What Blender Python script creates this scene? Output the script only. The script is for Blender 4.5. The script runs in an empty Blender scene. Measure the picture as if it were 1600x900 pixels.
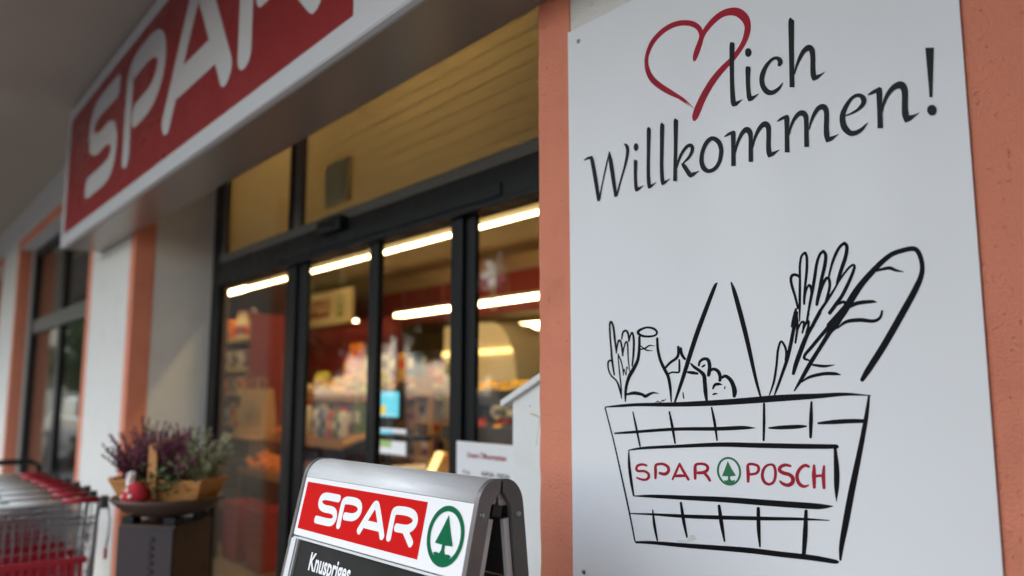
import bpy, bmesh, math, random
from mathutils import Vector, Matrix
from mathutils.geometry import tessellate_polygon
random.seed(7)
R = math.radians
S = bpy.context.scene
COL = S.collection

# ------------------------------------------------------------------ camera
CAM = Vector((0, 0, 1.5)); YAW = R(39.2); PITCH = R(7.42); FPX = 1244.4
cd = bpy.data.cameras.new('camera'); cam = bpy.data.objects.new('camera', cd); COL.objects.link(cam)
cam.location = CAM
fh = Vector((-math.cos(YAW), math.sin(YAW), 0)); RT = Vector((math.sin(YAW), math.cos(YAW), 0))
FW = math.cos(PITCH) * fh + math.sin(PITCH) * Vector((0, 0, 1)); UP = -math.sin(PITCH) * fh + math.cos(PITCH) * Vector((0, 0, 1))
cam.matrix_world = Matrix((( RT.x, UP.x, -FW.x, CAM.x), (RT.y, UP.y, -FW.y, CAM.y), (RT.z, UP.z, -FW.z, CAM.z), (0, 0, 0, 1)))
cd.sensor_width = 36; cd.lens = FPX / 1600 * 36; cd.clip_start = .05; cd.clip_end = 1000
cd.dof.use_dof = True; cd.dof.focus_distance = 1.72; cd.dof.aperture_fstop = 1.55; cd.dof.aperture_blades = 9
S.camera = cam

# ------------------------------------------------------------------ sky, sun, exposure
W = bpy.data.worlds.new('World'); S.world = W; W.use_nodes = True
nt = W.node_tree; bg = nt.nodes['Background']
sky = nt.nodes.new('ShaderNodeTexSky'); sky.sky_type = 'NISHITA'; sky.sun_disc = False
SUN_EL, SUN_AZ = R(50), R(222)
sky.sun_elevation = SUN_EL; sky.sun_rotation = SUN_AZ; sky.air_density = 1.6; sky.dust_density = 1.0; sky.ozone_density = 3
hs = nt.nodes.new('ShaderNodeHueSaturation'); hs.inputs['Saturation'].default_value = .5
nt.links.new(sky.outputs[0], hs.inputs['Color']); nt.links.new(hs.outputs[0], bg.inputs['Color']); bg.inputs['Strength'].default_value = .15
sl = bpy.data.lights.new('sun', 'SUN'); sl.energy = .7; sl.angle = R(40); sl.color = (1, .98, .96)
so = bpy.data.objects.new('sun', sl); COL.objects.link(so)
sdir = Vector((math.sin(SUN_AZ) * math.cos(SUN_EL), math.cos(SUN_AZ) * math.cos(SUN_EL), math.sin(SUN_EL)))
so.rotation_euler = sdir.to_track_quat('Z', 'Y').to_euler(); so.location = (0, -20, 20)
vs = S.view_settings; vs.view_transform = 'Standard'; vs.look = 'None'; vs.gamma = 1; vs.exposure = 1.5
S.cycles.max_bounces = 10; S.cycles.transparent_max_bounces = 24; S.cycles.caustics_reflective = False; S.cycles.caustics_refractive = False

# pixel helpers (photo 1600x900): a pixel gives a direction, a known plane gives the distance
def ray(x, y): return FW + (x - 800) / FPX * RT - (y - 450) / FPX * UP
def atY(x, y, Y): d = ray(x, y); return CAM + d * (Y / d.y)
def atX(x, y, X): d = ray(x, y); return CAM + d * (X / d.x)

# ------------------------------------------------------------------ materials
def mat(name, col, rough=.6, metal=0, var=.0, scale=8, bump=0, bscale=60, emit=None, es=0, spec=None, stretch=None, coat=0):
    m = bpy.data.materials.new(name); m.use_nodes = True; n = m.node_tree; b = n.nodes['Principled BSDF']
    c = tuple(col) + (1,); b.inputs['Base Color'].default_value = c
    b.inputs['Roughness'].default_value = rough; b.inputs['Metallic'].default_value = metal
    if spec is not None: b.inputs['Specular IOR Level'].default_value = spec
    if coat: b.inputs['Coat Weight'].default_value = coat
    tc = None
    if var or bump:
        tc = n.nodes.new('ShaderNodeTexCoord'); src = tc.outputs['Object']
        if stretch:
            mp = n.nodes.new('ShaderNodeMapping'); mp.inputs['Scale'].default_value = stretch; n.links.new(src, mp.inputs[0]); src = mp.outputs[0]
    if var:
        nz = n.nodes.new('ShaderNodeTexNoise'); nz.inputs['Scale'].default_value = scale; nz.inputs['Detail'].default_value = 6
        n.links.new(src, nz.inputs['Vector'])
        mr = n.nodes.new('ShaderNodeMapRange'); mr.inputs[1].default_value = .25; mr.inputs[2].default_value = .5
        mr.inputs[3].default_value = 1 - var; mr.inputs[4].default_value = 1 + var
        n.links.new(nz.outputs[0], mr.inputs[0])
        vm = n.nodes.new('ShaderNodeVectorMath'); vm.operation = 'SCALE'; vm.inputs[0].default_value = col
        n.links.new(mr.outputs[0], vm.inputs['Scale']); n.links.new(vm.outputs[0], b.inputs['Base Color'])
    if bump:
        nb = n.nodes.new('ShaderNodeTexNoise'); nb.inputs['Scale'].default_value = bscale; nb.inputs['Detail'].default_value = 5
        n.links.new(src, nb.inputs['Vector'])
        bp = n.nodes.new('ShaderNodeBump'); bp.inputs['Strength'].default_value = bump; bp.inputs['Distance'].default_value = .004
        n.links.new(nb.outputs[0], bp.inputs['Height']); n.links.new(bp.outputs[0], b.inputs['Normal'])
    if emit: b.inputs['Emission Color'].default_value = tuple(emit) + (1,); b.inputs['Emission Strength'].default_value = es
    return m

def glass_mat(name, tint=(1, 1, 1), ior=1.5):
    m = bpy.data.materials.new(name); m.use_nodes = True; n = m.node_tree; n.nodes.remove(n.nodes['Principled BSDF'])
    out = n.nodes['Material Output']; geo = n.nodes.new('ShaderNodeNewGeometry')
    mr = n.nodes.new('ShaderNodeMapRange'); mr.inputs[3].default_value = ior; mr.inputs[4].default_value = 1 / ior
    n.links.new(geo.outputs['Backfacing'], mr.inputs[0])
    fr = n.nodes.new('ShaderNodeFresnel'); n.links.new(mr.outputs[0], fr.inputs['IOR'])
    tr = n.nodes.new('ShaderNodeBsdfTransparent'); tr.inputs[0].default_value = tuple(tint) + (1,)
    gl = n.nodes.new('ShaderNodeBsdfGlossy'); gl.inputs['Roughness'].default_value = .0
    mx = n.nodes.new('ShaderNodeMixShader'); n.links.new(fr.outputs[0], mx.inputs[0]); n.links.new(tr.outputs[0], mx.inputs[1]); n.links.new(gl.outputs[0], mx.inputs[2])
    n.links.new(mx.outputs[0], out.inputs[0]); return m

def plaster_mat(name, col, var=.12):
    # scratch render: fine bump plus sparse drag pits and faint blotches
    m = mat(name, col, .85, var=var, scale=7, bump=.9, bscale=240)
    n = m.node_tree; b = n.nodes['Principled BSDF']; tc = [x for x in n.nodes if x.type == 'TEX_COORD'][0]
    vo = n.nodes.new('ShaderNodeTexNoise'); vo.inputs['Scale'].default_value = 75; vo.inputs['Detail'].default_value = 2
    n.links.new(tc.outputs['Object'], vo.inputs['Vector'])
    mr = n.nodes.new('ShaderNodeMapRange'); mr.inputs[1].default_value = .27; mr.inputs[2].default_value = .34; n.links.new(vo.outputs[0], mr.inputs[0])
    bp2 = n.nodes.new('ShaderNodeBump'); bp2.inputs['Strength'].default_value = .8; bp2.inputs['Distance'].default_value = .004
    old = [x for x in n.nodes if x.type == 'BUMP'][0]
    n.links.new(mr.outputs[0], bp2.inputs['Height']); n.links.new(old.outputs[0], bp2.inputs['Normal']); n.links.new(bp2.outputs[0], b.inputs['Normal'])
    return m

M = {}
M['white_wall'] = plaster_mat('white_wall', (.77, .74, .69), .035)
M['pink'] = plaster_mat('pink_plaster', (.76, .26, .155), .06)
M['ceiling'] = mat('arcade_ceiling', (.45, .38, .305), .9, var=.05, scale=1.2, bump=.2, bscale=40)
M['shade_wall'] = mat('shade_wall_grey', (.12, .12, .125), .8, var=.1, scale=3)  # dull grey for the added wall that blocks light from the right
M['board'] = mat('board_white', (.82, .83, .84), .42, spec=.35, var=.025, scale=1.6)
M['ink'] = mat('ink_black', (.006, .006, .008), .6, spec=.1)
M['ink_grey'] = mat('print_anthracite', (.010, .0105, .013), .5, spec=.15)
M['ink_red'] = mat('print_crimson', (.34, .010, .028), .5, spec=.15, var=.18, scale=14)
M['ink_green'] = mat('print_green', (.012, .16, .055), .4)
M['steel'] = mat('screw_steel', (.35, .36, .35), .4, 1)
M['red_sign'] = mat('sign_red', (.30, .010, .015), .35, var=.04, scale=2)
M['white_sign'] = mat('sign_white', (.74, .75, .77), .25)
M['alu_under'] = mat('underside_metal', (.33, .28, .235), .32, .5, var=.03, scale=1)
M['alu'] = mat('aluminium', (.64, .65, .65), .62, .2, spec=.3, var=.04, scale=5, stretch=(1, 30, 30))
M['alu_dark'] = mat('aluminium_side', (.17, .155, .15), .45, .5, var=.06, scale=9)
M['vivid_red'] = mat('header_red', (.58, .005, .004), .6, spec=.08, var=.05, scale=12)
M['vivid_green'] = mat('header_green', (.0, .13, .05), .6, spec=.1)
M['header_white'] = mat('header_white', (.84, .84, .84), .45)
M['poster_dark'] = mat('poster_dark', (.024, .024, .021), .6, spec=.12, var=.25, scale=4)
M['black_frame'] = mat('anthracite_frame', (.007, .0075, .008), .45, spec=.25, var=.1, scale=6)
M['grey_frame'] = mat('grey_frame', (.10, .095, .085), .5)
M['glass'] = glass_mat('door_glass', (.93, .95, .94))
M['blind'] = mat('blind_tan', (.64, .52, .35), .6, var=.08, scale=3, stretch=(.4, 3, 8))
def translucent(m, col, fac):
    n = m.node_tree; out = n.nodes['Material Output']; b = n.nodes['Principled BSDF']; t = n.nodes.new('ShaderNodeBsdfTranslucent'); t.inputs[0].default_value = tuple(col) + (1,)
    x = n.nodes.new('ShaderNodeMixShader'); x.inputs[0].default_value = fac; n.links.new(b.outputs[0], x.inputs[1]); n.links.new(t.outputs[0], x.inputs[2]); n.links.new(x.outputs[0], out.inputs[0])
translucent(M['blind'], (.66, .60, .46), .42)
M['grey_plastic'] = mat('sensor_plastic', (.52, .46, .29), .5)
M['paper'] = mat('paper_white', (.80, .80, .80), .6)
M['cab_white'] = mat('cabinet_white', (.74, .75, .73), .5, var=.05, scale=6, bump=.1, bscale=25)
M['stain'] = mat('brown_stain', (.45, .33, .18), .8, var=.3, scale=40)
M['pave'] = mat('pavement', (.17, .17, .17), .9, var=.2, scale=3, bump=.3)
M['asphalt'] = mat('asphalt', (.055, .055, .058), .9, var=.2, scale=20, bump=.4)
M['shop_floor'] = mat('shop_floor_tile', (.22, .18, .14), .35, var=.08, scale=2)
M['shop_ceiling'] = mat('shop_ceiling', (.50, .36, .21), .8, var=.06, scale=1.5)
M['shop_wall'] = mat('shop_wall_beige', (.60, .48, .29), .8, var=.05, scale=1)
M['shop_red'] = mat('shop_wall_red', (.19, .010, .013), .55, var=.08, scale=2)
M['tube'] = mat('lamp_diffuser', (.9, .85, .7), .5, emit=(1, .72, .34), es=12)
M['tube_b'] = mat('lamp_diffuser_strong', (.9, .85, .7), .5, emit=(1, .72, .34), es=22)
M['lamp_body'] = mat('lamp_body', (.5, .47, .4), .5)
M['wood'] = mat('light_wood', (.44, .19, .055), .6, var=.25, scale=5, stretch=(1, 8, 8), bump=.15, bscale=30)
M['wood_dark'] = mat('dark_wood', (.055, .025, .013), .6, var=.3, scale=5, stretch=(1, 8, 8))
M['bowl'] = mat('bowl_brown', (.055, .027, .018), .45, var=.2, scale=10)
M['purple_board'] = mat('purple_board', (.022, .012, .014), .6, var=.1, scale=5)
M['heather'] = mat('heather_flower', (.135, .030, .060), .8, var=.5, scale=30)
M['heather2'] = mat('heather_flower_mauve', (.17, .045, .08), .8, var=.5, scale=30)
M['leaf'] = mat('leaf_green', (.055, .085, .03), .7, var=.4, scale=25)
M['pale_leaf'] = mat('leaf_pale', (.33, .33, .19), .7, var=.3, scale=25)
M['red_fabric'] = mat('red_fabric', (.50, .02, .03), .9)
M['white_dot'] = mat('white_dot', (.75, .70, .66), .7)
M['chrome'] = mat('trolley_wire', (.36, .36, .37), .32, 1, var=.1, scale=20)
M['trolley_red'] = mat('trolley_red_plastic', (.38, .012, .025), .35)
M['trolley_white'] = mat('trolley_white_plastic', (.72, .73, .71), .35)
M['trolley_dark'] = mat('trolley_dark_plastic', (.05, .05, .05), .5)
M['tyre'] = mat('rubber', (.015, .015, .015), .7)
M['car_paint'] = mat('car_silver', (.45, .46, .48), .25, .6, coat=.6)
M['car_glass'] = mat('car_glass', (.012, .014, .016), .06)
M['bark'] = mat('bark', (.10, .07, .05), .9, var=.3, scale=10, bump=.5, bscale=20)
M['tree_leaf'] = mat('tree_foliage', (.05, .09, .025), .7, var=.5, scale=1.5)
M['house_wall'] = mat('house_render', (.62, .56, .44), .9, var=.05, scale=1)
M['roof_tile'] = mat('roof_tile', (.22, .08, .05), .8, var=.2, scale=4)
M['shelf'] = mat('shelf_metal', (.42, .36, .27), .5, var=.05)
M['shelf_wood'] = mat('shelf_wood', (.40, .22, .09), .55, var=.2, scale=6, stretch=(1, 6, 6))
M['kraft'] = mat('kraft_paper', (.50, .36, .19), .8, var=.08, scale=9)
M['crate'] = mat('crate_dark', (.09, .045, .022), .7, var=.3, scale=8)
M['bread'] = mat('bread_crust', (.42, .19, .055), .7, var=.4, scale=22, bump=.4, bscale=50)
M['chiller'] = mat('chiller_panel', (.62, .55, .42), .45)
M['dark_unit'] = mat('dark_unit', (.05, .045, .05), .5)
M['screen'] = mat('screen_blue', (.02, .05, .06), .2, emit=(.10, .42, .52), es=.75)
M['screen_y'] = mat('screen_yellow', (.2, .15, .02), .3, emit=(.55, .38, .05), es=.7)
M['screen_w'] = mat('screen_white', (.3, .3, .3), .3, emit=(.5, .5, .54), es=.6)
M['screen_g'] = mat('screen_green', (.1, .2, .05), .3, emit=(.20, .26, .10), es=.7)
M['screen_s'] = mat('screen_skin', (.3, .2, .15), .3, emit=(.45, .24, .18), es=.6)
M['lit_yellow'] = mat('glowing_yellow', (.8, .55, .2), .5, emit=(1, .65, .22), es=1.0)
PAL = {'orange': (.72, .20, .01), 'cream': (.68, .54, .30), 'violet': (.16, .09, .20), 'brown': (.22, .10, .04), 'white': (.68, .66, .62),
       'red': (.50, .03, .025), 'yellow': (.78, .44, .02), 'green': (.13, .22, .04), 'blue': (.08, .13, .30), 'pink': (.60, .14, .20),
       'lime': (.45, .46, .03), 'dark': (.05, .035, .03), 'gold': (.55, .33, .08), 'grey': (.30, .29, .28)}
for k, c in PAL.items(): M['p_' + k] = mat('pack_' + k, c, .45, var=.12, scale=14)

def scuff(m, lo, hi, scale, stretch=(1, 1, 1)):
    # uneven gloss: wiped smears and dull patches
    n = m.node_tree; tc = n.nodes.new('ShaderNodeTexCoord'); mp = n.nodes.new('ShaderNodeMapping'); mp.inputs['Scale'].default_value = stretch
    nz = n.nodes.new('ShaderNodeTexNoise'); nz.inputs['Scale'].default_value = scale; nz.inputs['Detail'].default_value = 7; nz.inputs['Distortion'].default_value = 1.2
    mr = n.nodes.new('ShaderNodeMapRange'); mr.inputs[1].default_value = .3; mr.inputs[2].default_value = .7; mr.inputs[3].default_value = lo; mr.inputs[4].default_value = hi
    n.links.new(tc.outputs['Object'], mp.inputs[0]); n.links.new(mp.outputs[0], nz.inputs['Vector']); n.links.new(nz.outputs[0], mr.inputs[0]); n.links.new(mr.outputs[0], n.nodes['Principled BSDF'].inputs['Roughness'])
scuff(M['board'], .30, .52, 2.2, (1, 1, .5)); scuff(M['alu'], .42, .75, 9, (.6, 3, 3)); scuff(M['alu_dark'], .3, .6, 14); scuff(M['black_frame'], .3, .6, 6, (1, 1, .3)); scuff(M['header_white'], .35, .6, 8); scuff(M['red_sign'], .25, .45, 2.5); scuff(M['bowl'], .3, .6, 12)

# ------------------------------------------------------------------ mesh builder
class MB:
    def __init__(s): s.v = []; s.f = []; s.m = []; s.mats = []; s.cur = 0; s.sm = []
    def use(s, m):
        if m not in s.mats: s.mats.append(m)
        s.cur = s.mats.index(m); return s
    def face(s, ids, smooth=False): s.f.append(tuple(ids)); s.m.append(s.cur); s.sm.append(smooth)
    def box(s, x0, x1, y0, y1, z0, z1, b=0):
        if b:
            bm = bmesh.new(); bmesh.ops.create_cube(bm, size=1)
            for v in bm.verts: v.co = ((x0 + x1) / 2 + v.co.x * (x1 - x0), (y0 + y1) / 2 + v.co.y * (y1 - y0), (z0 + z1) / 2 + v.co.z * (z1 - z0))
            bmesh.ops.bevel(bm, geom=bm.edges[:], offset=b, segments=2, profile=.6, affect='EDGES')
            return s.add(bm)
        o = len(s.v)
        s.v += [(x0, y0, z0), (x1, y0, z0), (x1, y1, z0), (x0, y1, z0), (x0, y0, z1), (x1, y0, z1), (x1, y1, z1), (x0, y1, z1)]
        for q in ((0, 3, 2, 1), (4, 5, 6, 7), (0, 1, 5, 4), (1, 2, 6, 5), (2, 3, 7, 6), (3, 0, 4, 7)): s.face([o + i for i in q])
        return s
    def add(s, bm, smooth=False):
        o = len(s.v); bm.verts.index_update(); s.v += [tuple(v.co) for v in bm.verts]
        for f in bm.faces: s.face([o + v.index for v in f.verts], smooth)
        bm.free(); return s
    def tube(s, pts, r, n=6, cap=True, closed=False, smooth=True):
        pts = [Vector(p) for p in pts]; N = len(pts); o = len(s.v); up = None
        for i, p in enumerate(pts):
            a = pts[(i - 1) % N] if (i or closed) else p; c = pts[(i + 1) % N] if (i < N - 1 or closed) else p
            t = (c - a).normalized()
            if up is None: up = Vector((0, 0, 1)) if abs(t.z) < .9 else Vector((1, 0, 0))
            x = up.cross(t); x = x.normalized() if x.length > 1e-6 else Vector((1, 0, 0)); y = t.cross(x); up = y
            rr = r[i] if isinstance(r, (list, tuple)) else r
            for k in range(n):
                an = 2 * math.pi * k / n; s.v.append(tuple(p + x * math.cos(an) * rr + y * math.sin(an) * rr))
        for i in range(N if closed else N - 1):
            for k in range(n):
                a = o + i * n + k; b = o + i * n + (k + 1) % n; j = (i + 1) % N
                s.face((a, b, o + j * n + (k + 1) % n, o + j * n + k), smooth)
        if cap and not closed: s.face([o + k for k in range(n)][::-1]); s.face([o + (N - 1) * n + k for k in range(n)])
        return s
    def lathe(s, prof, n=20, c=(0, 0, 0), smooth=True, jig=0):
        o = len(s.v)
        for r, z in prof:
            for k in range(n):
                a = 2 * math.pi * k / n; rr = r * (1 + jig * math.sin(3 * a + z * 20))
                s.v.append((c[0] + rr * math.cos(a), c[1] + rr * math.sin(a), c[2] + z))
        for i in range(len(prof) - 1):
            for k in range(n): s.face((o + i * n + k, o + i * n + (k + 1) % n, o + (i + 1) * n + (k + 1) % n, o + (i + 1) * n + k), smooth)
        s.face([o + k for k in range(n)][::-1]); s.face([o + (len(prof) - 1) * n + k for k in range(n)])
        return s
    def prism(s, poly, ext, axis='y'):
        # poly: list of 3D points (planar), ext: extrusion vector
        o = len(s.v); n = len(poly); e = Vector(ext)
        s.v += [tuple(Vector(p)) for p in poly] + [tuple(Vector(p) + e) for p in poly]
        s.face(list(range(o, o + n))); s.face(list(range(o + 2 * n - 1, o + n - 1, -1)))
        for i in range(n): j = (i + 1) % n; s.face((o + j, o + i, o + n + i, o + n + j))
        return s
    def mesh(s, name):
        me = bpy.data.meshes.new(name); me.from_pydata(s.v, [], s.f)
        for m in s.mats: me.materials.append(m)
        me.polygons.foreach_set('material_index', s.m); me.polygons.foreach_set('use_smooth', s.sm)
        bm = bmesh.new(); bm.from_mesh(me); bmesh.ops.recalc_face_normals(bm, faces=bm.faces[:]); bm.to_mesh(me); bm.free()
        me.update(); return me
    def build(s, name, m=None, parent=None, loc=None):
        if m is not None: s.mats = [m]; s.m = [0] * len(s.f)
        o = bpy.data.objects.new(name, s.mesh(name)); COL.objects.link(o)
        if loc is not None: o.location = loc
        if parent is not None: o.parent = parent
        return o

def tag(o, label, cat, group=None):
    o['label'] = label; o['category'] = cat
    if group: o['group'] = group
    return o
def thing(name, label, cat, loc=(0, 0, 0), rz=0, group=None):
    o = bpy.data.objects.new(name, None); COL.objects.link(o); o.location = loc; o.rotation_euler = (0, 0, rz); o.empty_display_size = .1
    return tag(o, label, cat, group)
def structure(o): o['kind'] = 'structure'; return o
def copy_tree(o, parent=None):
    c = o.copy(); COL.objects.link(c)
    if parent is not None: c.parent = parent
    for ch in list(o.children): copy_tree(ch, c)
    return c
def bx(*a, b=0): return MB().box(*a, b=b)

# ------------------------------------------------------------------ flat print: pen strokes with varying width
def spline(P, sub=6, closed=False):
    n = len(P); out = []
    rng = range(n if closed else n - 1)
    for i in rng:
        p0 = P[(i - 1) % n] if (closed or i > 0) else P[i]; p1 = P[i]; p2 = P[(i + 1) % n]; p3 = P[(i + 2) % n] if (closed or i + 2 < n) else P[(i + 1) % n]
        for k in range(sub):
            t = k / sub
            out.append(tuple(.5 * (2 * p1[j] + (p2[j] - p0[j]) * t + (2 * p0[j] - 5 * p1[j] + 4 * p2[j] - p3[j]) * t * t + (3 * p1[j] - p0[j] - 3 * p2[j] + p3[j]) * t ** 3) for j in range(len(p1))))
    if not closed: out.append(tuple(P[-1]))
    return out
def stroke2d(P, closed=False, sub=6, cap=True):
    """centre points (x, y, width) -> list of 2D polygons (quads)"""
    if closed and P[0][:2] == P[-1][:2]: P = P[:-1]
    Q = spline(P, sub, closed) if len(P) > 2 else [tuple(P[0]), tuple(P[1])]
    n = len(Q); L = []; Rr = []
    for i in range(n):
        a = Q[(i - 1) % n] if (closed or i) else Q[0]; c = Q[(i + 1) % n] if (closed or i < n - 1) else Q[i]
        dx, dy = c[0] - a[0], c[1] - a[1]; l = math.hypot(dx, dy) or 1; h = max(Q[i][2], 1e-5) / 2
        L.append((Q[i][0] - dy / l * h, Q[i][1] + dx / l * h)); Rr.append((Q[i][0] + dy / l * h, Q[i][1] - dx / l * h))
    polys = [[L[i], L[(i + 1) % n], Rr[(i + 1) % n], Rr[i]] for i in range(n if closed else n - 1)]
    if cap and not closed:
        for e, (i, j) in enumerate(((0, 1), (n - 1, n - 2))):
            h = Q[i][2] / 2
            if h <= 0: continue
            dx, dy = Q[i][0] - Q[j][0], Q[i][1] - Q[j][1]; l = math.hypot(dx, dy) or 1; dx /= l; dy /= l
            arc = [(Q[i][0] + h * (dx * math.sin(t) * .8 - dy * math.cos(t)), Q[i][1] + h * (dy * math.sin(t) * .8 + dx * math.cos(t))) for t in [math.pi * k / 6 for k in range(7)]]
            polys.append(arc)
    return polys
class Print:
    """flat print: fn maps (x, y, lift) to a 3D point; each stroke sits a hair above the last so no faces coincide"""
    def __init__(s, fn, lift=.0006, step=.000012): s.fn = fn; s.l = lift; s.st = step; s.mb = MB()
    def poly(s, P):
        tris = tessellate_polygon([[Vector((p[0], p[1], 0)) for p in P]]); o = len(s.mb.v)
        s.mb.v += [tuple(s.fn(p[0], p[1], s.l)) for p in P]
        for t in tris: s.mb.face([o + i for i in t])
        s.l += s.st
    def stroke(s, P, closed=False, cap=True, sub=6):
        for q in stroke2d(P, closed, sub, cap):
            o = len(s.mb.v); s.mb.v += [tuple(s.fn(p[0], p[1], s.l)) for p in q]; s.mb.face(list(range(o, o + len(q))))
            if len(q) > 4: pass
        s.l += s.st
    def build(s, name, m, parent): return s.mb.build(name, m, parent)

SPAR = {  # letter centre lines in a unit box, drawn with one round pen
    'S': [[(.94, .9), (.34, .9), (.13, .84), (.07, .70), (.13, .57), (.34, .5), (.68, .5), (.87, .44), (.93, .30), (.87, .16), (.66, .1), (.04, .1)]],
    'P': [[(.1, .06), (.1, .72), (.16, .86), (.34, .9), (.66, .9), (.86, .83), (.93, .68), (.86, .52), (.66, .42), (.30, .40)]],
    'A': [[(.07, .06), (.40, .80), (.5, .93), (.60, .80), (.93, .06)], [(.24, .30), (.78, .30)]],
    'R': [[(.1, .06), (.1, .72), (.16, .86), (.34, .9), (.66, .9), (.86, .83), (.93, .68), (.86, .52), (.66, .42), (.30, .40)], [(.62, .40), (.92, .06)]]}
def logo_letters(fn, x0, y0, w, h, boxes, m, parent, lift, pen=.175, v0=.165, vh=.725):
    """boxes: letter -> (u0, u1) across the panel; v from .15 to .9"""
    for ch in 'SPAR':
        u0, u1 = boxes[ch]; pr = Print(fn, lift)
        for st in SPAR[ch]:
            pr.stroke([(x0 + w * (u0 + (u1 - u0) * p[0]), y0 + h * (v0 + vh * p[1]), pen * abs(h)) for p in st], sub=5)
        pr.build('letter', m, parent)
TREE = [(0, .70), (.24, .20), (.50, -.28), (.08, -.30), (.085, -.46), (.16, -.58), (.34, -.56), (.50, -.60), (.36, -.80), (0, -.90), (-.36, -.80), (-.50, -.60), (-.34, -.56), (-.16, -.58), (-.085, -.46), (-.08, -.30), (-.50, -.28), (-.24, .20)]
def ring_logo(fn, cx, cy, rx, ry, m, parent, lift):
    pr = Print(fn, lift)
    pts = [(cx + rx * .92 * math.cos(a), cy + ry * .92 * math.sin(a), .19 * rx) for a in [2 * math.pi * k / 24 for k in range(24)]]
    pr.stroke(pts, closed=True, sub=2); pr.poly([(cx + rx * x, cy + ry * y) for x, y in TREE]); return pr.build('tree_emblem', m, parent)
def text_mesh(name, body, size, m, parent, fn, lift, sx=1, bold=0, align='LEFT'):
    cu = bpy.data.curves.new(name, 'FONT'); cu.body = body; cu.size = size; cu.offset = bold; cu.align_x = align; cu.resolution_u = 3
    t = bpy.data.objects.new(name, cu); COL.objects.link(t)
    dg = bpy.context.evaluated_depsgraph_get(); me = bpy.data.meshes.new_from_object(t.evaluated_get(dg))
    bpy.data.objects.remove(t); bpy.data.curves.remove(cu)
    for v in me.vertices: v.co = fn(v.co.x * sx, v.co.y, lift)
    me.materials.clear(); me.materials.append(m)
    o = bpy.data.objects.new(name, me); COL.objects.link(o); o.parent = parent; return o
# ------------------------------------------------------------------ ground and building
WY = 1.456                                    # face of the wall
pv = structure(bx(-40, 20, -3.2, 18.4, -.12, 0).build('pavement', M['pave']))
rd = structure(bx(-300, 300, -300, -3.2, -.3, -.12).build('road', M['asphalt']))
bld = thing('shop_building', 'shop building with salmon pink plaster bands round its door and windows', 'building')
def P(name, m, *a, b=0, parent=bld): return bx(*a, b=b).build(name, m, parent)
CEIL = 3.78
P('wall', M['white_wall'], -20, -17.42, WY, 2.0, 0, CEIL)
P('wall', M['white_wall'], -13.18, -11.60, WY, 2.0, 0, CEIL)
P('wall', M['white_wall'], -7.50, -6.02, WY, 2.05, 0, CEIL)
P('wall', M['white_wall'], -1.655, 5, WY, 2.56, 0, CEIL)
P('added_shade_beam', M['ceiling'], -30, 6, -.95, -.7, 3.46, CEIL - .001)  # added unseen beam, keeps sky light off the fascia sign
P('added_shade_pillar', M['pink'], .0, .75, -.95, -.55, 0, 3.459)  # added unseen pillar, dims the right side of the welcome board
P('added_shade_wall', M['shade_wall'], .75, 1.0, -.9, WY - .002, 0, CEIL - .002)  # added unseen wall, blocks light from the right
P('lintel', M['white_wall'], -17.42, -13.18, WY, 2.0, 3.28, CEIL)
P('lintel', M['white_wall'], -11.60, -7.50, WY, 2.0, 3.28, CEIL)
P('lintel', M['white_wall'], -6.02, -1.655, WY, 2.3, 3.32, CEIL)
P('window_parapet', M['white_wall'], -17.42, -13.18, WY, 2.0, 0, .22)
P('window_parapet', M['white_wall'], -11.60, -7.50, WY, 2.0, 0, .22)
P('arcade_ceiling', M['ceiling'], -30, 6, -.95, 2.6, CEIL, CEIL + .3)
def band(x, side, zt, jit=0, w=.125, ret=.13):
    """plaster band on the wall face next to an opening edge at x, wrapped round into the reveal; side=+1: opening to the right"""
    mb = MB(); t = .004; n = 70; o = 0
    for i in range(n + 1):
        z = zt * i / n; j = random.uniform(-1, 1) * jit; j2 = random.uniform(-1, 1) * jit * .6
        e = x + side * t + side * j
        q = [(x - side * (w + j2), WY - t), (e, WY - t), (x + side * t, WY + ret), (x - side * .002, WY + ret), (x - side * .002, WY + .002), (x - side * (w + j2), WY + .002)]
        mb.v += [(a, b, z) for a, b in q]
    for i in range(n):
        for k in range(6):
            a = i * 6 + k; b = i * 6 + (k + 1) % 6; mb.face((a, b, b + 6, a + 6))
    mb.face(range(6)); mb.face([n * 6 + k for k in range(6)])
    return mb.build('pink_band', M['pink'], bld)
band(-6.02, 1, 3.05); band(-1.655, -1, 3.05, jit=.0022, w=.127)
band(-11.60, 1, 3.28); band(-7.50, -1, 3.28); band(-17.42, 1, 3.28); band(-13.18, -1, 3.28)
P('pink_band', M['pink'], -.66, -.26, WY - .004, WY + .002, 0, CEIL - .02)
for a, b in ((-11.725, -7.375), (-17.545, -13.055)): P('pink_band', M['pink'], a, b, WY - .0045, WY + .002, 3.281, 3.40)

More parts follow.
